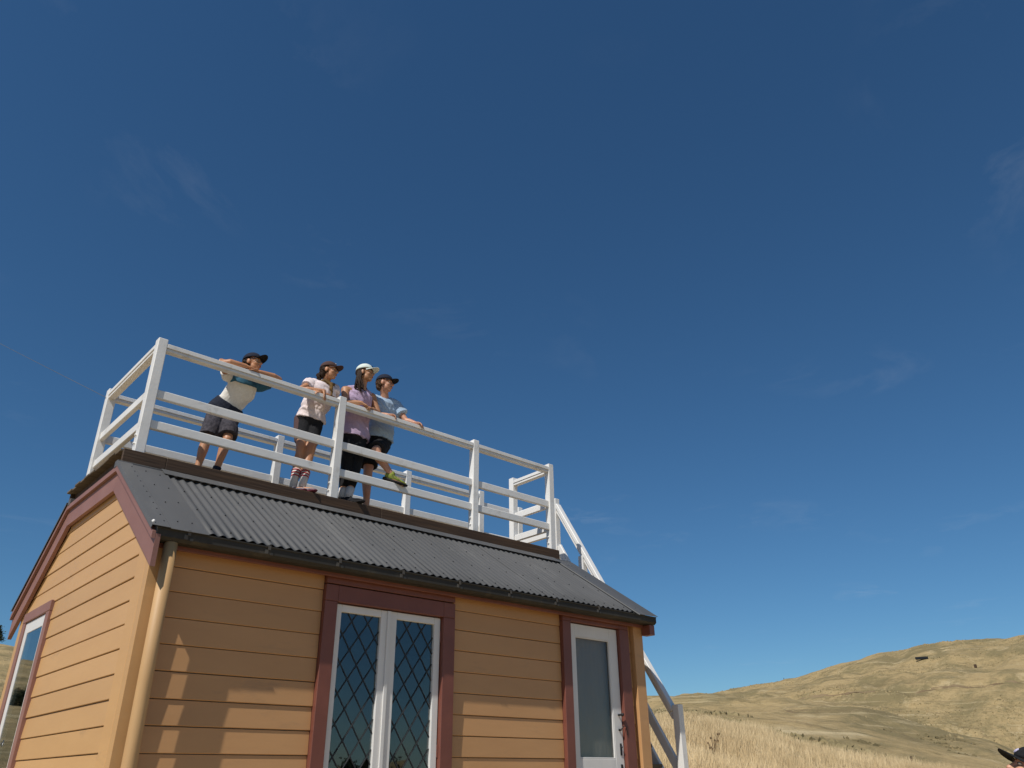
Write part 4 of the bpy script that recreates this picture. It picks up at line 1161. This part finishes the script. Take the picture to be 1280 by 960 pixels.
def person(spec):
    J = {k_: Vector(v_) for k_, v_ in spec['J'].items()}
    k = spec['k']
    lat_h = J['hipB'] - J['hipA']; lat_s = J['shB'] - J['shA']
    pel = (J['hipA'] + J['hipB']) / 2 + Vector((0, 0, 0.03)); cst = (J['shA'] + J['shB']) / 2 - Vector((0, 0, 0.085 * k)) + Vector(spec.get('chest', (0, 0, 0)))
    wst = J['waist']; nck = (J['shA'] + J['shB']) / 2 + Vector((0, 0, 0.045 * k)) + Vector(spec.get('neck', (0, 0, 0)))
    hd = Head(J['head'], spec['face'], spec.get('tilt', Vector((0, 0, 1))), k * spec.get('hk', 1.0))
    base = (pel.x, pel.y, min(J['anA'].z, J['anB'].z) - 0.08)
    tors = torso_secs(pel, wst, cst, nck, lat_h, lat_s, k)
    B = [loft(tors)] + hd.parts()
    B.append(limb([nck - Vector((0, 0, 0.03)), lerp(nck, hd.p(-0.015, 0, -0.05), 0.5), hd.p(-0.012, 0, -0.03)], [0.056 * k, 0.049 * k, 0.052 * k], 14))
    B.append(limb([J['shA'], lerp(J['shA'], J['shB'], 0.5), J['shB']], [0.052 * k, 0.062 * k, 0.052 * k], 12))
    ak = k * spec.get('ak', 1.0)
    B += arm(J['shA'], J['elA'], J['wrA'], ak) + arm(J['shB'], J['elB'], J['wrB'], ak)
    bk = Vector((0, 1, 0))
    B += leg(J['hipA'], J['kA'], J['anA'], k) + leg(J['hipB'], J['kB'], J['anB'], k)
    for h in spec['hands']: B += hand(*h)
    for an, d in spec['feet']: B += foot(J[an], d, k)
    body = fuse('person', B, spec['skin'], None, 0.0066, 5, post=hd.post, origin=base)
    tag(body, spec['label'], 'person', spec.get('group'))
    hd.features(body, spec.get('brow', 'hair_dark'))
    return body, J, hd, (pel, wst, cst, nck, lat_h, lat_s, k)
def shirt(body, J, T, m, t0, sleeve, grow=0.014, name='shirt', seed=1, bulk=1.06, hem=0.0, top=9, flare=0.0, wr=0.026):
    """t0: first torso section used (1 = hip), sleeve: fraction of the upper arm covered"""
    pel, wst, cst, nck, lh, ls, k = T
    S = torso_secs(pel, wst, cst, nck, lh, ls, k, grow, bulk)
    S = S[t0:top]
    if t0 > 0:
        c, a, b = S[0]; dn = (S[0][0] - S[1][0]).normalized()
        S[0] = (c + dn * hem, a * (1 + flare), b * (1 + flare))
    c, a, b = S[-1]
    if top >= 9: S[-1] = (c - Vector((0, 0, 0.012 * k)), a * 1.08, b * 1.08)
    P = [loft(S, 24)]
    P.append(limb([J['shA'], lerp(J['shA'], J['shB'], 0.5), J['shB']], [0.052 * k + grow, 0.058 * k + grow, 0.052 * k + grow], 14))
    if sleeve:
        for s_ in 'AB':
            a_, b_ = J['sh' + s_], J['el' + s_]
            P.append(limb([a_, lerp(a_, b_, sleeve * 0.5), lerp(a_, b_, sleeve)], [0.054 * k + grow, 0.052 * k + grow, 0.050 * k + grow * 1.3], 14, False))
    return fuse(name, P, m, body, 0.008, 2, wr, 0.06, seed=seed)
def shorts(body, J, T, m, fa, fb, grow=0.014, flare=0.012, name='shorts', top=3, seed=4, wr=0.012):
    pel, wst, cst, nck, lh, ls, k = T
    S = torso_secs(pel, wst, cst, nck, lh, ls, k, grow * 0.9, 1.02)[0:top]
    P = [loft(S, 24)]
    for s_, f_ in (('A', fa), ('B', fb)):
        h, kn, an = J['hip' + s_], J['k' + s_], J['an' + s_]
        if f_ <= 1:
            P.append(limb([h, lerp(h, kn, 0.45 * f_), lerp(h, kn, f_)], [0.084 * k + grow, 0.076 * k + grow + flare * .5, 0.070 * k * (1.1 - 0.25 * f_) + grow + flare], 16, False))
        else:
            t = f_ - 1
            c1 = lerp(kn, an, 0.28) + Vector((0, 0.012 * k, 0))
            P.append(limb([h, lerp(h, kn, 0.45), kn, c1, lerp(kn, an, t)], [0.084 * k + grow, 0.073 * k + grow, 0.054 * k + grow, 0.057 * k + grow, (0.057 - 0.024 * max(0, t - 0.28) / 0.5) * k + grow], 16, False))
    return fuse(name, P, m, body, 0.007, 3, wr, 0.07, seed=seed)
def sock(body, J, s_, k, f0, m='pale_sock', name='sock', stripes=()):
    kn, an = J['k' + s_], J['an' + s_]
    r = lambda t: (0.050 - 0.017 * max(0, (t - 0.45) / 0.55)) * k + 0.006
    so_ = obj(name, limb([lerp(kn, an, f0), lerp(kn, an, (f0 + 1) / 2), lerp(kn, an, 1.05)], [r(f0), r((f0 + 1) / 2), r(1)], 16, False), m, body, True)
    for t in stripes:
        obj('stripe', limb([lerp(kn, an, t), lerp(kn, an, t + 0.035)], [r(t) + 0.0025, r(t + 0.035) + 0.0025], 16, False), 'red_stripe', so_, True)
def hair_cap(body, hd, m, back=0.03, low=-0.03):
    return fuse('hair', [hd.E((-0.030, 0, 0.022), 0.079, 0.088, 0.088), hd.E((-0.062, 0, low), 0.060, 0.045, 0.055)], m, body, 0.006, 3, 0.01, 0.012, seed=9)

GRP = 'young people leaning on the rooftop railing'
FD = Vector((0.50, -0.85, 0.02))
RT = ZD + 1.111      # upper face of the top rail

# --- boy resting his chin on folded arms
b, J, hd, T = person(dict(k=0.88, ak=1.15, hk=1.08, skin='skin_tan', group=GRP, label='boy in a white tee with teal yoke resting folded arms on the rail', face=(0.55, -0.80, 0.10),
    J=dict(elA=(0.712, 1.262, RT + 0.040), elB=(1.320, 1.245, RT + 0.036), wrA=(0.945, 1.225, RT + 0.045), wrB=(1.085, 1.215, RT + 0.022), head=(1.045, 1.315, 5.450),
           shA=(0.872, 1.46, 5.295), shB=(1.205, 1.44, 5.295), waist=(0.985, 1.585, 5.075), hipA=(0.890, 1.66, 4.945), hipB=(1.012, 1.63, 4.93), kA=(0.800, 1.56, 4.60), kB=(0.980, 1.49, 4.64), anA=(0.752, 1.54, ZD + 0.075), anB=(0.917, 1.50, ZD + 0.075)),
    chest=(0.0, 0.045, -0.02), neck=(0.0, -0.04, 0.0),
    hands=[((0.945, 1.225, RT + 0.045), (1, -0.12, -0.05), (0.1, -0.2, 1), 0.82, 0.15, 1), ((1.085, 1.215, RT + 0.022), (-1, 0.05, 0.0), (-0.1, -0.3, 1), 0.82, 0.15, -1)],
    feet=[('anA', (0.1, -1, 0)), ('anB', (0.25, -1, 0))]))
shirt(b, J, T, 'white_tee', 2, 0.38, 0.013, hem=0.03, flare=0.02, wr=0.010)
pel, wst, cst, nck, lh, ls, k = T
fuse('shirt_yoke', [loft(torso_secs(*T, 0.026, 1.08)[6:9], 24), limb([lerp(J['shA'], J['shB'], 0.12), lerp(J['shA'], J['shB'], 0.5), J['shB']], [0.072, 0.078, 0.072], 14), limb([J['shB'], lerp(J['shB'], J['elB'], 0.45)], [0.074, 0.070], 14, False)], 'teal_yoke', b, 0.008, 3, 0.006, 0.07)
shorts(b, J, T, 'charcoal_print', 0.86, 0.86, 0.020, 0.020, top=3)
fuse('waistband', [loft(torso_secs(*T, 0.036, 1.04)[1:4], 24)], 'navy', b, 0.008, 3, 0.010, 0.05)
sock(b, J, 'A', k, 0.90, 'navy'); sock(b, J, 'B', k, 0.80, 'navy')
shoe(J['anA'], (0.1, -1, 0), k, b, 'black', 'sole_dark', 0.083); shoe(J['anB'], (0.25, -1, 0), k, b, 'black', 'sole_dark', 0.083)
hair_cap(b, hd, 'hair_dark')
hd.cap(b, 'navy', 'black', pitch=0.25)

# --- girl with a brown cap
b, J, hd, T = person(dict(k=0.88, hk=1.06, skin='skin_tan', group=GRP, label='girl in a brown cap, pale pink tee and striped socks leaning on the rail', face=(0.66, -0.75, 0.04),
    J=dict(elA=(1.605, 1.335, RT + 0.045), elB=(2.000, 1.350, RT + 0.065), wrA=(1.828, 1.225, RT + 0.052), wrB=(1.795, 1.252, RT + 0.026), head=(1.912, 1.315, 5.655),
           shA=(1.775, 1.43, 5.500), shB=(2.030, 1.395, 5.505), waist=(1.862, 1.49, 5.225), hipA=(1.795, 1.535, 5.075), hipB=(1.905, 1.490, 5.055), kA=(1.738, 1.43, 4.675), kB=(1.820, 1.38, 4.650), anA=(1.672, 1.36, ZD + 0.085), anB=(1.742, 1.30, ZD + 0.085)),
    neck=(0.02, -0.03, 0.0),
    hands=[((1.828, 1.225, RT + 0.052), (0.15, -0.38, -1), (0.55, -0.75, 0.3), 0.84, 0.25, 1), ((1.795, 1.252, RT + 0.026), (-0.85, -0.5, -0.16), (0.1, -0.4, 1), 0.84, 0.45, -1)],
    feet=[('anA', (0.3, -1, 0)), ('anB', (0.45, -1, 0))]))
pel, wst, cst, nck, lh, ls, k = T
shirt(b, J, T, 'pink_tee', 2, 0.5, 0.020, seed=12, hem=0.05, flare=0.04)
sh_ = shorts(b, J, T, 'black', 0.62, 0.62, 0.008, 0.0, seed=5, wr=0.006)
fuse('side_panel', [limb([J['hipA'] + Vector((-0.045, 0.035, 0.05)), lerp(J['hipA'], J['kA'], 0.28) + Vector((-0.038, 0.03, 0)), lerp(J['hipA'], J['kA'], 0.6) + Vector((-0.030, 0.022, 0))], [0.058, 0.054, 0.042], 14)], 'maroon_panel', sh_, 0.007, 3)
sc_ = [limb([nck + Vector((-0.075, 0.03, -0.005)), nck + Vector((-0.045, -0.055, -0.01)), nck + Vector((0.02, -0.085, -0.05))], [0.022, 0.020, 0.016], 10), limb([nck + Vector((0.085, 0.0, -0.01)), nck + Vector((0.065, -0.065, -0.02)), nck + Vector((0.02, -0.085, -0.05))], [0.020, 0.020, 0.016], 10), limb([nck + Vector((0.02, -0.088, -0.045)), nck + Vector((0.015, -0.105, -0.11)), nck + Vector((0.03, -0.112, -0.19))], [0.022, 0.020, 0.010], 10), limb([nck + Vector((-0.07, 0.04, 0.0)), nck + Vector((0.0, 0.075, 0.015)), nck + Vector((0.08, 0.03, 0.0))], [0.022, 0.022, 0.020], 10)]
fuse('scarf', sc_, 'scarf', b, 0.006, 3, 0.012, 0.03)
for s_ in 'AB':
    sock(b, J, s_, k, 0.52, 'pale_sock', stripes=(0.54, 0.62, 0.70))
shoe(J['anA'], (0.3, -1, 0), k, b, 'shoe_grey', 'sole_maroon', 0.093, lace='pale_sock'); shoe(J['anB'], (0.45, -1, 0), k, b, 'shoe_grey', 'sole_maroon', 0.093, lace='pale_sock')
hair_cap(b, hd, 'hair_dark')
fuse('ponytail', [limb([hd.p(-0.095, 0, 0.0), hd.p(-0.125, 0, -0.04), hd.p(-0.115, 0.005, -0.10), hd.p(-0.10, 0.01, -0.15)], [0.022, 0.03, 0.026, 0.012], 10)], 'hair_dark', b, 0.006, 3, 0.012, 0.012)
hd.cap(b, 'brown_cap', pitch=0.10, mark='pale_sock', mark_at=0.5)

# --- woman in lavender
b, J, hd, T = person(dict(k=0.98, skin='skin_olive', group=GRP, label='woman in a lavender sleeveless top and pale cap leaning beside the railing post', face=(0.60, -0.78, 0.06),
    J=dict(elA=(2.150, 1.335, RT + 0.052), elB=(2.590, 1.335, RT + 0.040), wrA=(2.295, 1.225, RT + 0.055), wrB=(2.455, 1.235, RT + 0.028), head=(2.378, 1.335, 5.790),
           shA=(2.192, 1.425, 5.555), shB=(2.528, 1.395, 5.560), waist=(2.388, 1.455, 5.215), hipA=(2.315, 1.475, 5.015), hipB=(2.435, 1.455, 5.00), kA=(2.283, 1.40, 4.635), kB=(2.376, 1.375, 4.630), anA=(2.242, 1.37, ZD + 0.085), anB=(2.275, 1.295, ZD + 0.085)),
    neck=(0.01, -0.03, 0.0),
    hands=[((2.295, 1.225, RT + 0.055), (0.8, -0.35, -0.38), (0.3, -0.5, 0.9), 0.92, 0.40, 1), ((2.455, 1.235, RT + 0.028), (-0.95, -0.3, -0.05), (0.0, -0.5, 1), 0.92, 0.40, -1)],
    feet=[('anA', (0.3, -1, 0)), ('anB', (0.45, -1, 0))]))
pel, wst, cst, nck, lh, ls, k = T
S = torso_secs(*T, 0.013, 1.05)
S[1] = (S[1][0] - Vector((0, 0, 0.01)), S[1][1] * 1.04, S[1][2] * 1.04)
tp = [loft(S[1:8], 24)] + [limb([J['sh' + s_] + (cst - J['sh' + s_]) * 0.22 + Vector((0, 0, 0.03)), lerp(J['sh' + s_], nck, 0.6)], [0.050, 0.046], 12) for s_ in 'AB']
fuse('sleeveless_top', tp, 'lavender', b, 0.008, 2, 0.022, 0.07, seed=21)
shorts(b, J, T, 'black', 1.66, 1.66, 0.007, 0.0, 'leggings', seed=6, wr=0.004, top=2)
sock(b, J, 'A', k, 0.70); sock(b, J, 'B', k, 0.70)
shoe(J['anA'], (0.3, -1, 0), k, b, 'black', 'sole_dark', 0.087); shoe(J['anB'], (0.45, -1, 0), k, b, 'black', 'sole_dark', 0.087)
hair_cap(b, hd, 'hair_dark')
st_ = []
for i in range(26):
    t = i / 25
    side = -1 if i < 17 else 1
    l0 = 0.070 * side; f0 = -0.06 + 0.05 * random.random()
    ln = random.uniform(0.20, 0.30)
    a0 = hd.p(f0, l0 * random.uniform(0.85, 1.05), 0.01); a1 = hd.p(f0 - 0.015, l0 * random.uniform(1.0, 1.25), -0.09); a2 = hd.p(f0 - 0.02 + random.uniform(-0.02, 0.045), l0 * random.uniform(1.0, 1.5), -ln * 0.75); a3 = hd.p(f0 + random.uniform(-0.02, 0.06), l0 * random.uniform(0.9, 1.4), -ln)
    st_.append(limb([a0, a1, a2, a3], [0.012, 0.013, 0.010, 0.003], 7))
obj('long_hair', join(*st_), 'hair_dark', b, True)
hd.cap(b, 'mint_cap', pitch=0.10, mark='sole_dark', mark_at=0.45)

# --- young man in a blue tee
b, J, hd, T = person(dict(k=0.98, skin='skin_fair', group=GRP, label='young man in light blue tee and navy cap, one foot on the lower rail', face=(0.62, -0.77, 0.02), brow='hair_brown',
    J=dict(elA=(2.640, 1.40, RT + 0.060), elB=(2.985, 1.360, 5.385), wrA=(2.665, 1.268, RT + 0.032), wrB=(3.045, 1.262, RT + 0.040), head=(2.700, 1.415, 5.795),
           shA=(2.575, 1.515, 5.580), shB=(2.900, 1.480, 5.600), waist=(2.752, 1.535, 5.315), hipA=(2.672, 1.57, 5.090), hipB=(2.805, 1.535, 5.090), kA=(2.630, 1.53, 4.705), kB=(2.575, 1.315, 4.885), anA=(2.648, 1.54, ZD + 0.08), anB=(2.772, 1.262, ZD + 0.44)),
    neck=(0.01, -0.025, 0.0),
    hands=[((2.665, 1.268, RT + 0.032), (0.75, -0.6, -0.05), (0.2, -0.2, 1), 0.95, 0.75, 1), ((3.045, 1.262, RT + 0.040), (0.45, -0.75, -0.25), (0.3, -0.3, 1), 0.95, 0.50, 1)],
    feet=[('anA', (0.3, -1, 0)), ('anB', (0.8, -0.5, -0.35))]))
pel, wst, cst, nck, lh, ls, k = T
shirt(b, J, T, 'blue_tee', 1, 0.62, 0.024, seed=31, hem=-0.01, flare=0.04, bulk=1.05)
shorts(b, J, T, 'black', 0.80, 0.86, 0.016, 0.024, seed=8, top=3)
shoe(J['anA'], (0.3, -1, 0), k, b, 'shoe_lime', 'sole_dark', 0.083)
shoe(J['anB'], (0.8, -0.5, -0.30), k, b, 'shoe_lime', 'sole_dark', 0.075, lace='black')
hair_cap(b, hd, 'hair_brown')
hd.cap(b, 'navy', 'black', pitch=0.05)

# --- onlooker standing near the camera, only his cap and brow in the picture
px, py = 3.40, -4.128
g0 = float(gz(np.array([px]), np.array([py]))[0])
hz_ = 1.617
o = lambda a, b_, c_: (px + a, py + b_, c_)
b, J, hd, T = person(dict(k=0.94, hk=1.05, skin='skin_fair', label='onlooker in a black cap with pale badge at the lower right corner', face=(-0.55, 0.72, 0.45), tilt=Vector((0, 0, 1)), brow='hair_brown',
    J=dict(shA=o(0.14, 0.07, 1.37), shB=o(-0.12, -0.13, 1.37), elA=o(0.18, 0.12, 1.10), elB=o(-0.17, -0.16, 1.10), wrA=o(0.14, 0.20, 0.88), wrB=o(-0.22, -0.06, 0.88), head=(px, py, hz_), waist=o(0.02, -0.03, 1.08), hipA=o(0.08, 0.03, 0.93), hipB=o(-0.05, -0.07, 0.93), kA=o(0.09, 0.06, 0.50 + g0 * .4), kB=o(-0.06, -0.05, 0.50 + g0 * .4), anA=o(0.10, 0.04, g0 + 0.085), anB=o(-0.07, -0.09, g0 + 0.085)),
    hands=[(o(0.14, 0.20, 0.88), (-0.1, 0.15, -1), (0.6, 0.6, 0), 0.95, 0.3, -1), (o(-0.22, -0.06, 0.88), (-0.1, 0.15, -1), (-0.6, -0.6, 0), 0.95, 0.3, 1)],
    feet=[('anA', (-0.5, 0.75, 0)), ('anB', (-0.6, 0.7, 0))]))
shirt(b, J, T, 'navy', 1, 0.6, 0.016, seed=41)
shorts(b, J, T, 'charcoal_print', 1.9, 1.9, 0.014, 0.0, 'trousers', seed=42)
shoe(J['anA'], (-0.5, 0.75, 0), 1.0, b, 'black', 'sole_dark'); shoe(J['anB'], (-0.6, 0.7, 0), 1.0, b, 'black', 'sole_dark')
hair_cap(b, hd, 'hair_brown')
hd.cap(b, 'black', 'black', pitch=0.05, mark='emblem', mark_at=0.32)

# ------------------------------------------------------------------ trees, far things, wire
M['leaf_dark'] = mat('dark_conifer_leaf', (0.030, 0.042, 0.020), (0.050, 0.060, 0.026), 0.8, 0.9, spec=0.2)
M['bark'] = mat('bark', (0.10, 0.075, 0.05), None, 0.95, 6, bump=0.5)
def tree(x, y, h, w, label, group, nclump=70, nleaf=55, size=0.22):
    z = float(gz(np.array([x]), np.array([y]))[0]) - 0.1
    r = root('pine_tree', (x, y, z), label, 'tree', group)
    P = [limb([(x, y, z), (x + 0.1, y, z + h * 0.35), (x - 0.05, y + 0.1, z + h * 0.7), (x, y, z + h * 0.95)], [0.045 * h, 0.035 * h, 0.022 * h, 0.006 * h], 10)]
    cs = []
    for i in range(nclump):
        t = random.random() ** 0.8
        zz = z + h * (0.16 + 0.86 * t)
        rad = w * 0.5 * (1.05 - 0.75 * t) * random.uniform(0.35, 1.08)
        a = random.uniform(0, 2 * math.pi)
        c = (x + rad * math.cos(a), y + rad * math.sin(a), zz + random.uniform(-0.2, 0.2))
        cs.append(c)
        if i % 4 == 0:
            P.append(limb([(x, y, zz - 0.08 * h), ((x + c[0]) / 2, (y + c[1]) / 2, zz - 0.02 * h), c], [0.012 * h, 0.008 * h, 0.003 * h], 6))
    obj('trunk', join(*P), 'bark', r, True)
    V, Fc = [], []
    for c in cs:
        sc_ = w * random.uniform(0.07, 0.14)
        for k_ in range(nleaf):
            d = Vector((random.gauss(0, 1), random.gauss(0, 1), random.gauss(0, 0.6))) * sc_
            p = Vector(c) + d
            a = Vector((random.gauss(0, 1), random.gauss(0, 1), random.gauss(0, 0.7))).normalized() * size * random.uniform(0.5, 1.2)
            b_ = a.cross(Vector((random.gauss(0, 1), random.gauss(0, 1), random.gauss(0, 1)))).normalized() * size * 0.4
            n = len(V)
            V += [tuple(p - a), tuple(p + b_), tuple(p + a), tuple(p - b_)]
            Fc.append((n, n + 1, n + 2, n + 3))
    obj('crown', (V, Fc), 'leaf_dark', r)
    return r
GT = 'dark trees on the surrounding hills'
x, y, z = polar(80.6, 405); tree(x, y, 7.0, 7.0, 'dark pine on the skyline at the left edge of the picture', None, 90, 60, 0.5)
for (az, d, h, w, lab) in ((100.9, 230, 6.0, 8, 'dark bushy tree mirrored in the gable window'), (299.8, 85, 4.0, 8, 'low dark bush mirrored in the left leaded door leaf'), (306.0, 92, 3.6, 9, 'low dark bush mirrored in the right leaded door leaf')):
    x, y, z = polar(az, d)
    tree(x, y, h, w, lab, GT, 70, 60, 0.3)
# feed trough and post near the hilltop
dts = np.linspace(300, 405, 106)
els = np.degrees(np.arctan2(ground_z(np.full(106, 21.8), dts) - H, dts))
x, y, z = polar(21.8, float(dts[np.argmin(np.abs(els - 6.45))]))
ang = R(21.8 + 90)
ca, sa = math.cos(ang), math.sin(ang)
tr = root('water_trough', (x, y, z), 'long dark water trough high on the far hillside', 'trough')
ax_ = Vector((ca, sa, 0)); ay_ = Vector((-sa, ca, 0))
cc = Vector((x, y, z))
obj('tank', join(obox(cc + Vector((0, 0, 0.55)), ax_ * 2.2, ay_ * 0.08 * 1, (0, 0, 0.38)), obox(cc + ay_ * 1.0 + Vector((0, 0, 0.55)), ax_ * 2.2, ay_ * 0.08, (0, 0, 0.38)), obox(cc + ay_ * 0.5 + ax_ * 2.2 + Vector((0, 0, 0.55)), ax_ * 0.06, ay_ * 0.42, (0, 0, 0.38)), obox(cc + ay_ * 0.5 - ax_ * 2.2 + Vector((0, 0, 0.55)), ax_ * 0.06, ay_ * 0.42, (0, 0, 0.38)), obox(cc + ay_ * 0.5 + Vector((0, 0, 0.12)), ax_ * 2.1, ay_ * 0.42, (0, 0, 0.08))), 'dark', tr)
for sx in (-1, 1):
    obj('leg', obox(cc + ay_ * 0.5 + ax_ * 1.7 * sx + Vector((0, 0, -0.25)), ax_ * 0.1, ay_ * 0.4, (0, 0, 0.28)), 'timber', tr)
for i, (az, d, lab) in enumerate(((30.15, 412, 'lone fence post on the hill skyline'), (23.6, 60, 'short dark fence post standing in the near dry grass'), (19.0, 330, 'stubby post on the far slope below the trough'))):
    x, y, z = polar(az, d)
    hp_ = (1.6, 0.95, 1.3)[i]; w_ = (0.10, 0.045, 0.35)[i]
    pst = root('fence_post', (x, y, z), lab, 'post')
    obj('stake', obox((x, y, z + hp_ / 2 - 0.1), (w_, 0, 0), (0, w_, 0), (0.03, 0, hp_ / 2), 0.02), 'timber', pst)
    obj('cap_wire', limb([(x - w_ * 1.1, y, z + hp_ * 0.7), (x + w_ * 1.1, y, z + hp_ * 0.7)], [0.012, 0.012], 6), 'steel', pst)
# dead thistle stalk in the near grass
x, y, z = polar(35.1, 15.5)
th = root('thistle', (x, y, z), 'brown dried thistle stalk poking out of the near grass', 'thistle')
M['thistle'] = mat('dry_thistle', (0.17, 0.105, 0.05), (0.11, 0.07, 0.035), 0.9, 20)
stv, hv = [], []
for k_ in range(9):
    a = random.uniform(0, 6.28); l_ = random.uniform(0.22, 0.46)
    tip = Vector((x + math.cos(a) * 0.28 * l_, y + math.sin(a) * 0.28 * l_, z + l_))
    stv.append(limb([(x, y, z - 0.05), Vector((x, y, z + l_ * 0.45)), tip], [0.007, 0.006, 0.004], 6))
    hv.append(ell(tip, (0.014, 0, 0), (0, 0.014, 0), (0, 0, 0.02), 8, 6))
obj('stem', join(*stv), 'thistle', th); obj('seed_head', join(*hv), 'thistle', th, True)
# power line from the railing corner to a pole out on the left
a0 = Vector((fx[0] - PW / 2 - 0.006, BY, ZD + 1.06))
WIREDIR = Vector((-0.0652, 0.8878, 0.4557))
a1 = CAM + WIREDIR * 46.0
pts = []
for i in range(25):
    t = i / 24
    p = lerp(a0, a1, t); p.z -= 0.10 * 4 * t * (1 - t)
    pts.append(p)
tag(obj('power_line', limb(pts, [0.0028] * 25, 6), 'roof'), 'thin dark overhead wire running up to the left from the railing', 'cable')
gzp = float(gz(np.array([a1.x]), np.array([a1.y]))[0])
pl = root('utility_pole', (a1.x, a1.y, gzp), 'tall timber utility pole carrying the thin wire', 'pole')
obj('shaft', limb([(a1.x, a1.y + 0.16, gzp - 0.3), (a1.x, a1.y + 0.16, a1.z + 0.5)], [0.15, 0.11], 14, False), 'bark', pl, True)
obj('crossarm', box(a1.x - 0.8, a1.x + 0.8, a1.y + 0.02, a1.y + 0.10, a1.z - 0.16, a1.z - 0.06), 'timber', pl)
for sx in (-0.7, 0, 0.7):
    obj('insulator', limb([(a1.x + sx, a1.y + 0.05, a1.z - 0.06), (a1.x + sx, a1.y + 0.05, a1.z + 0.02)], [0.03, 0.04], 8), 'white', pl, True)
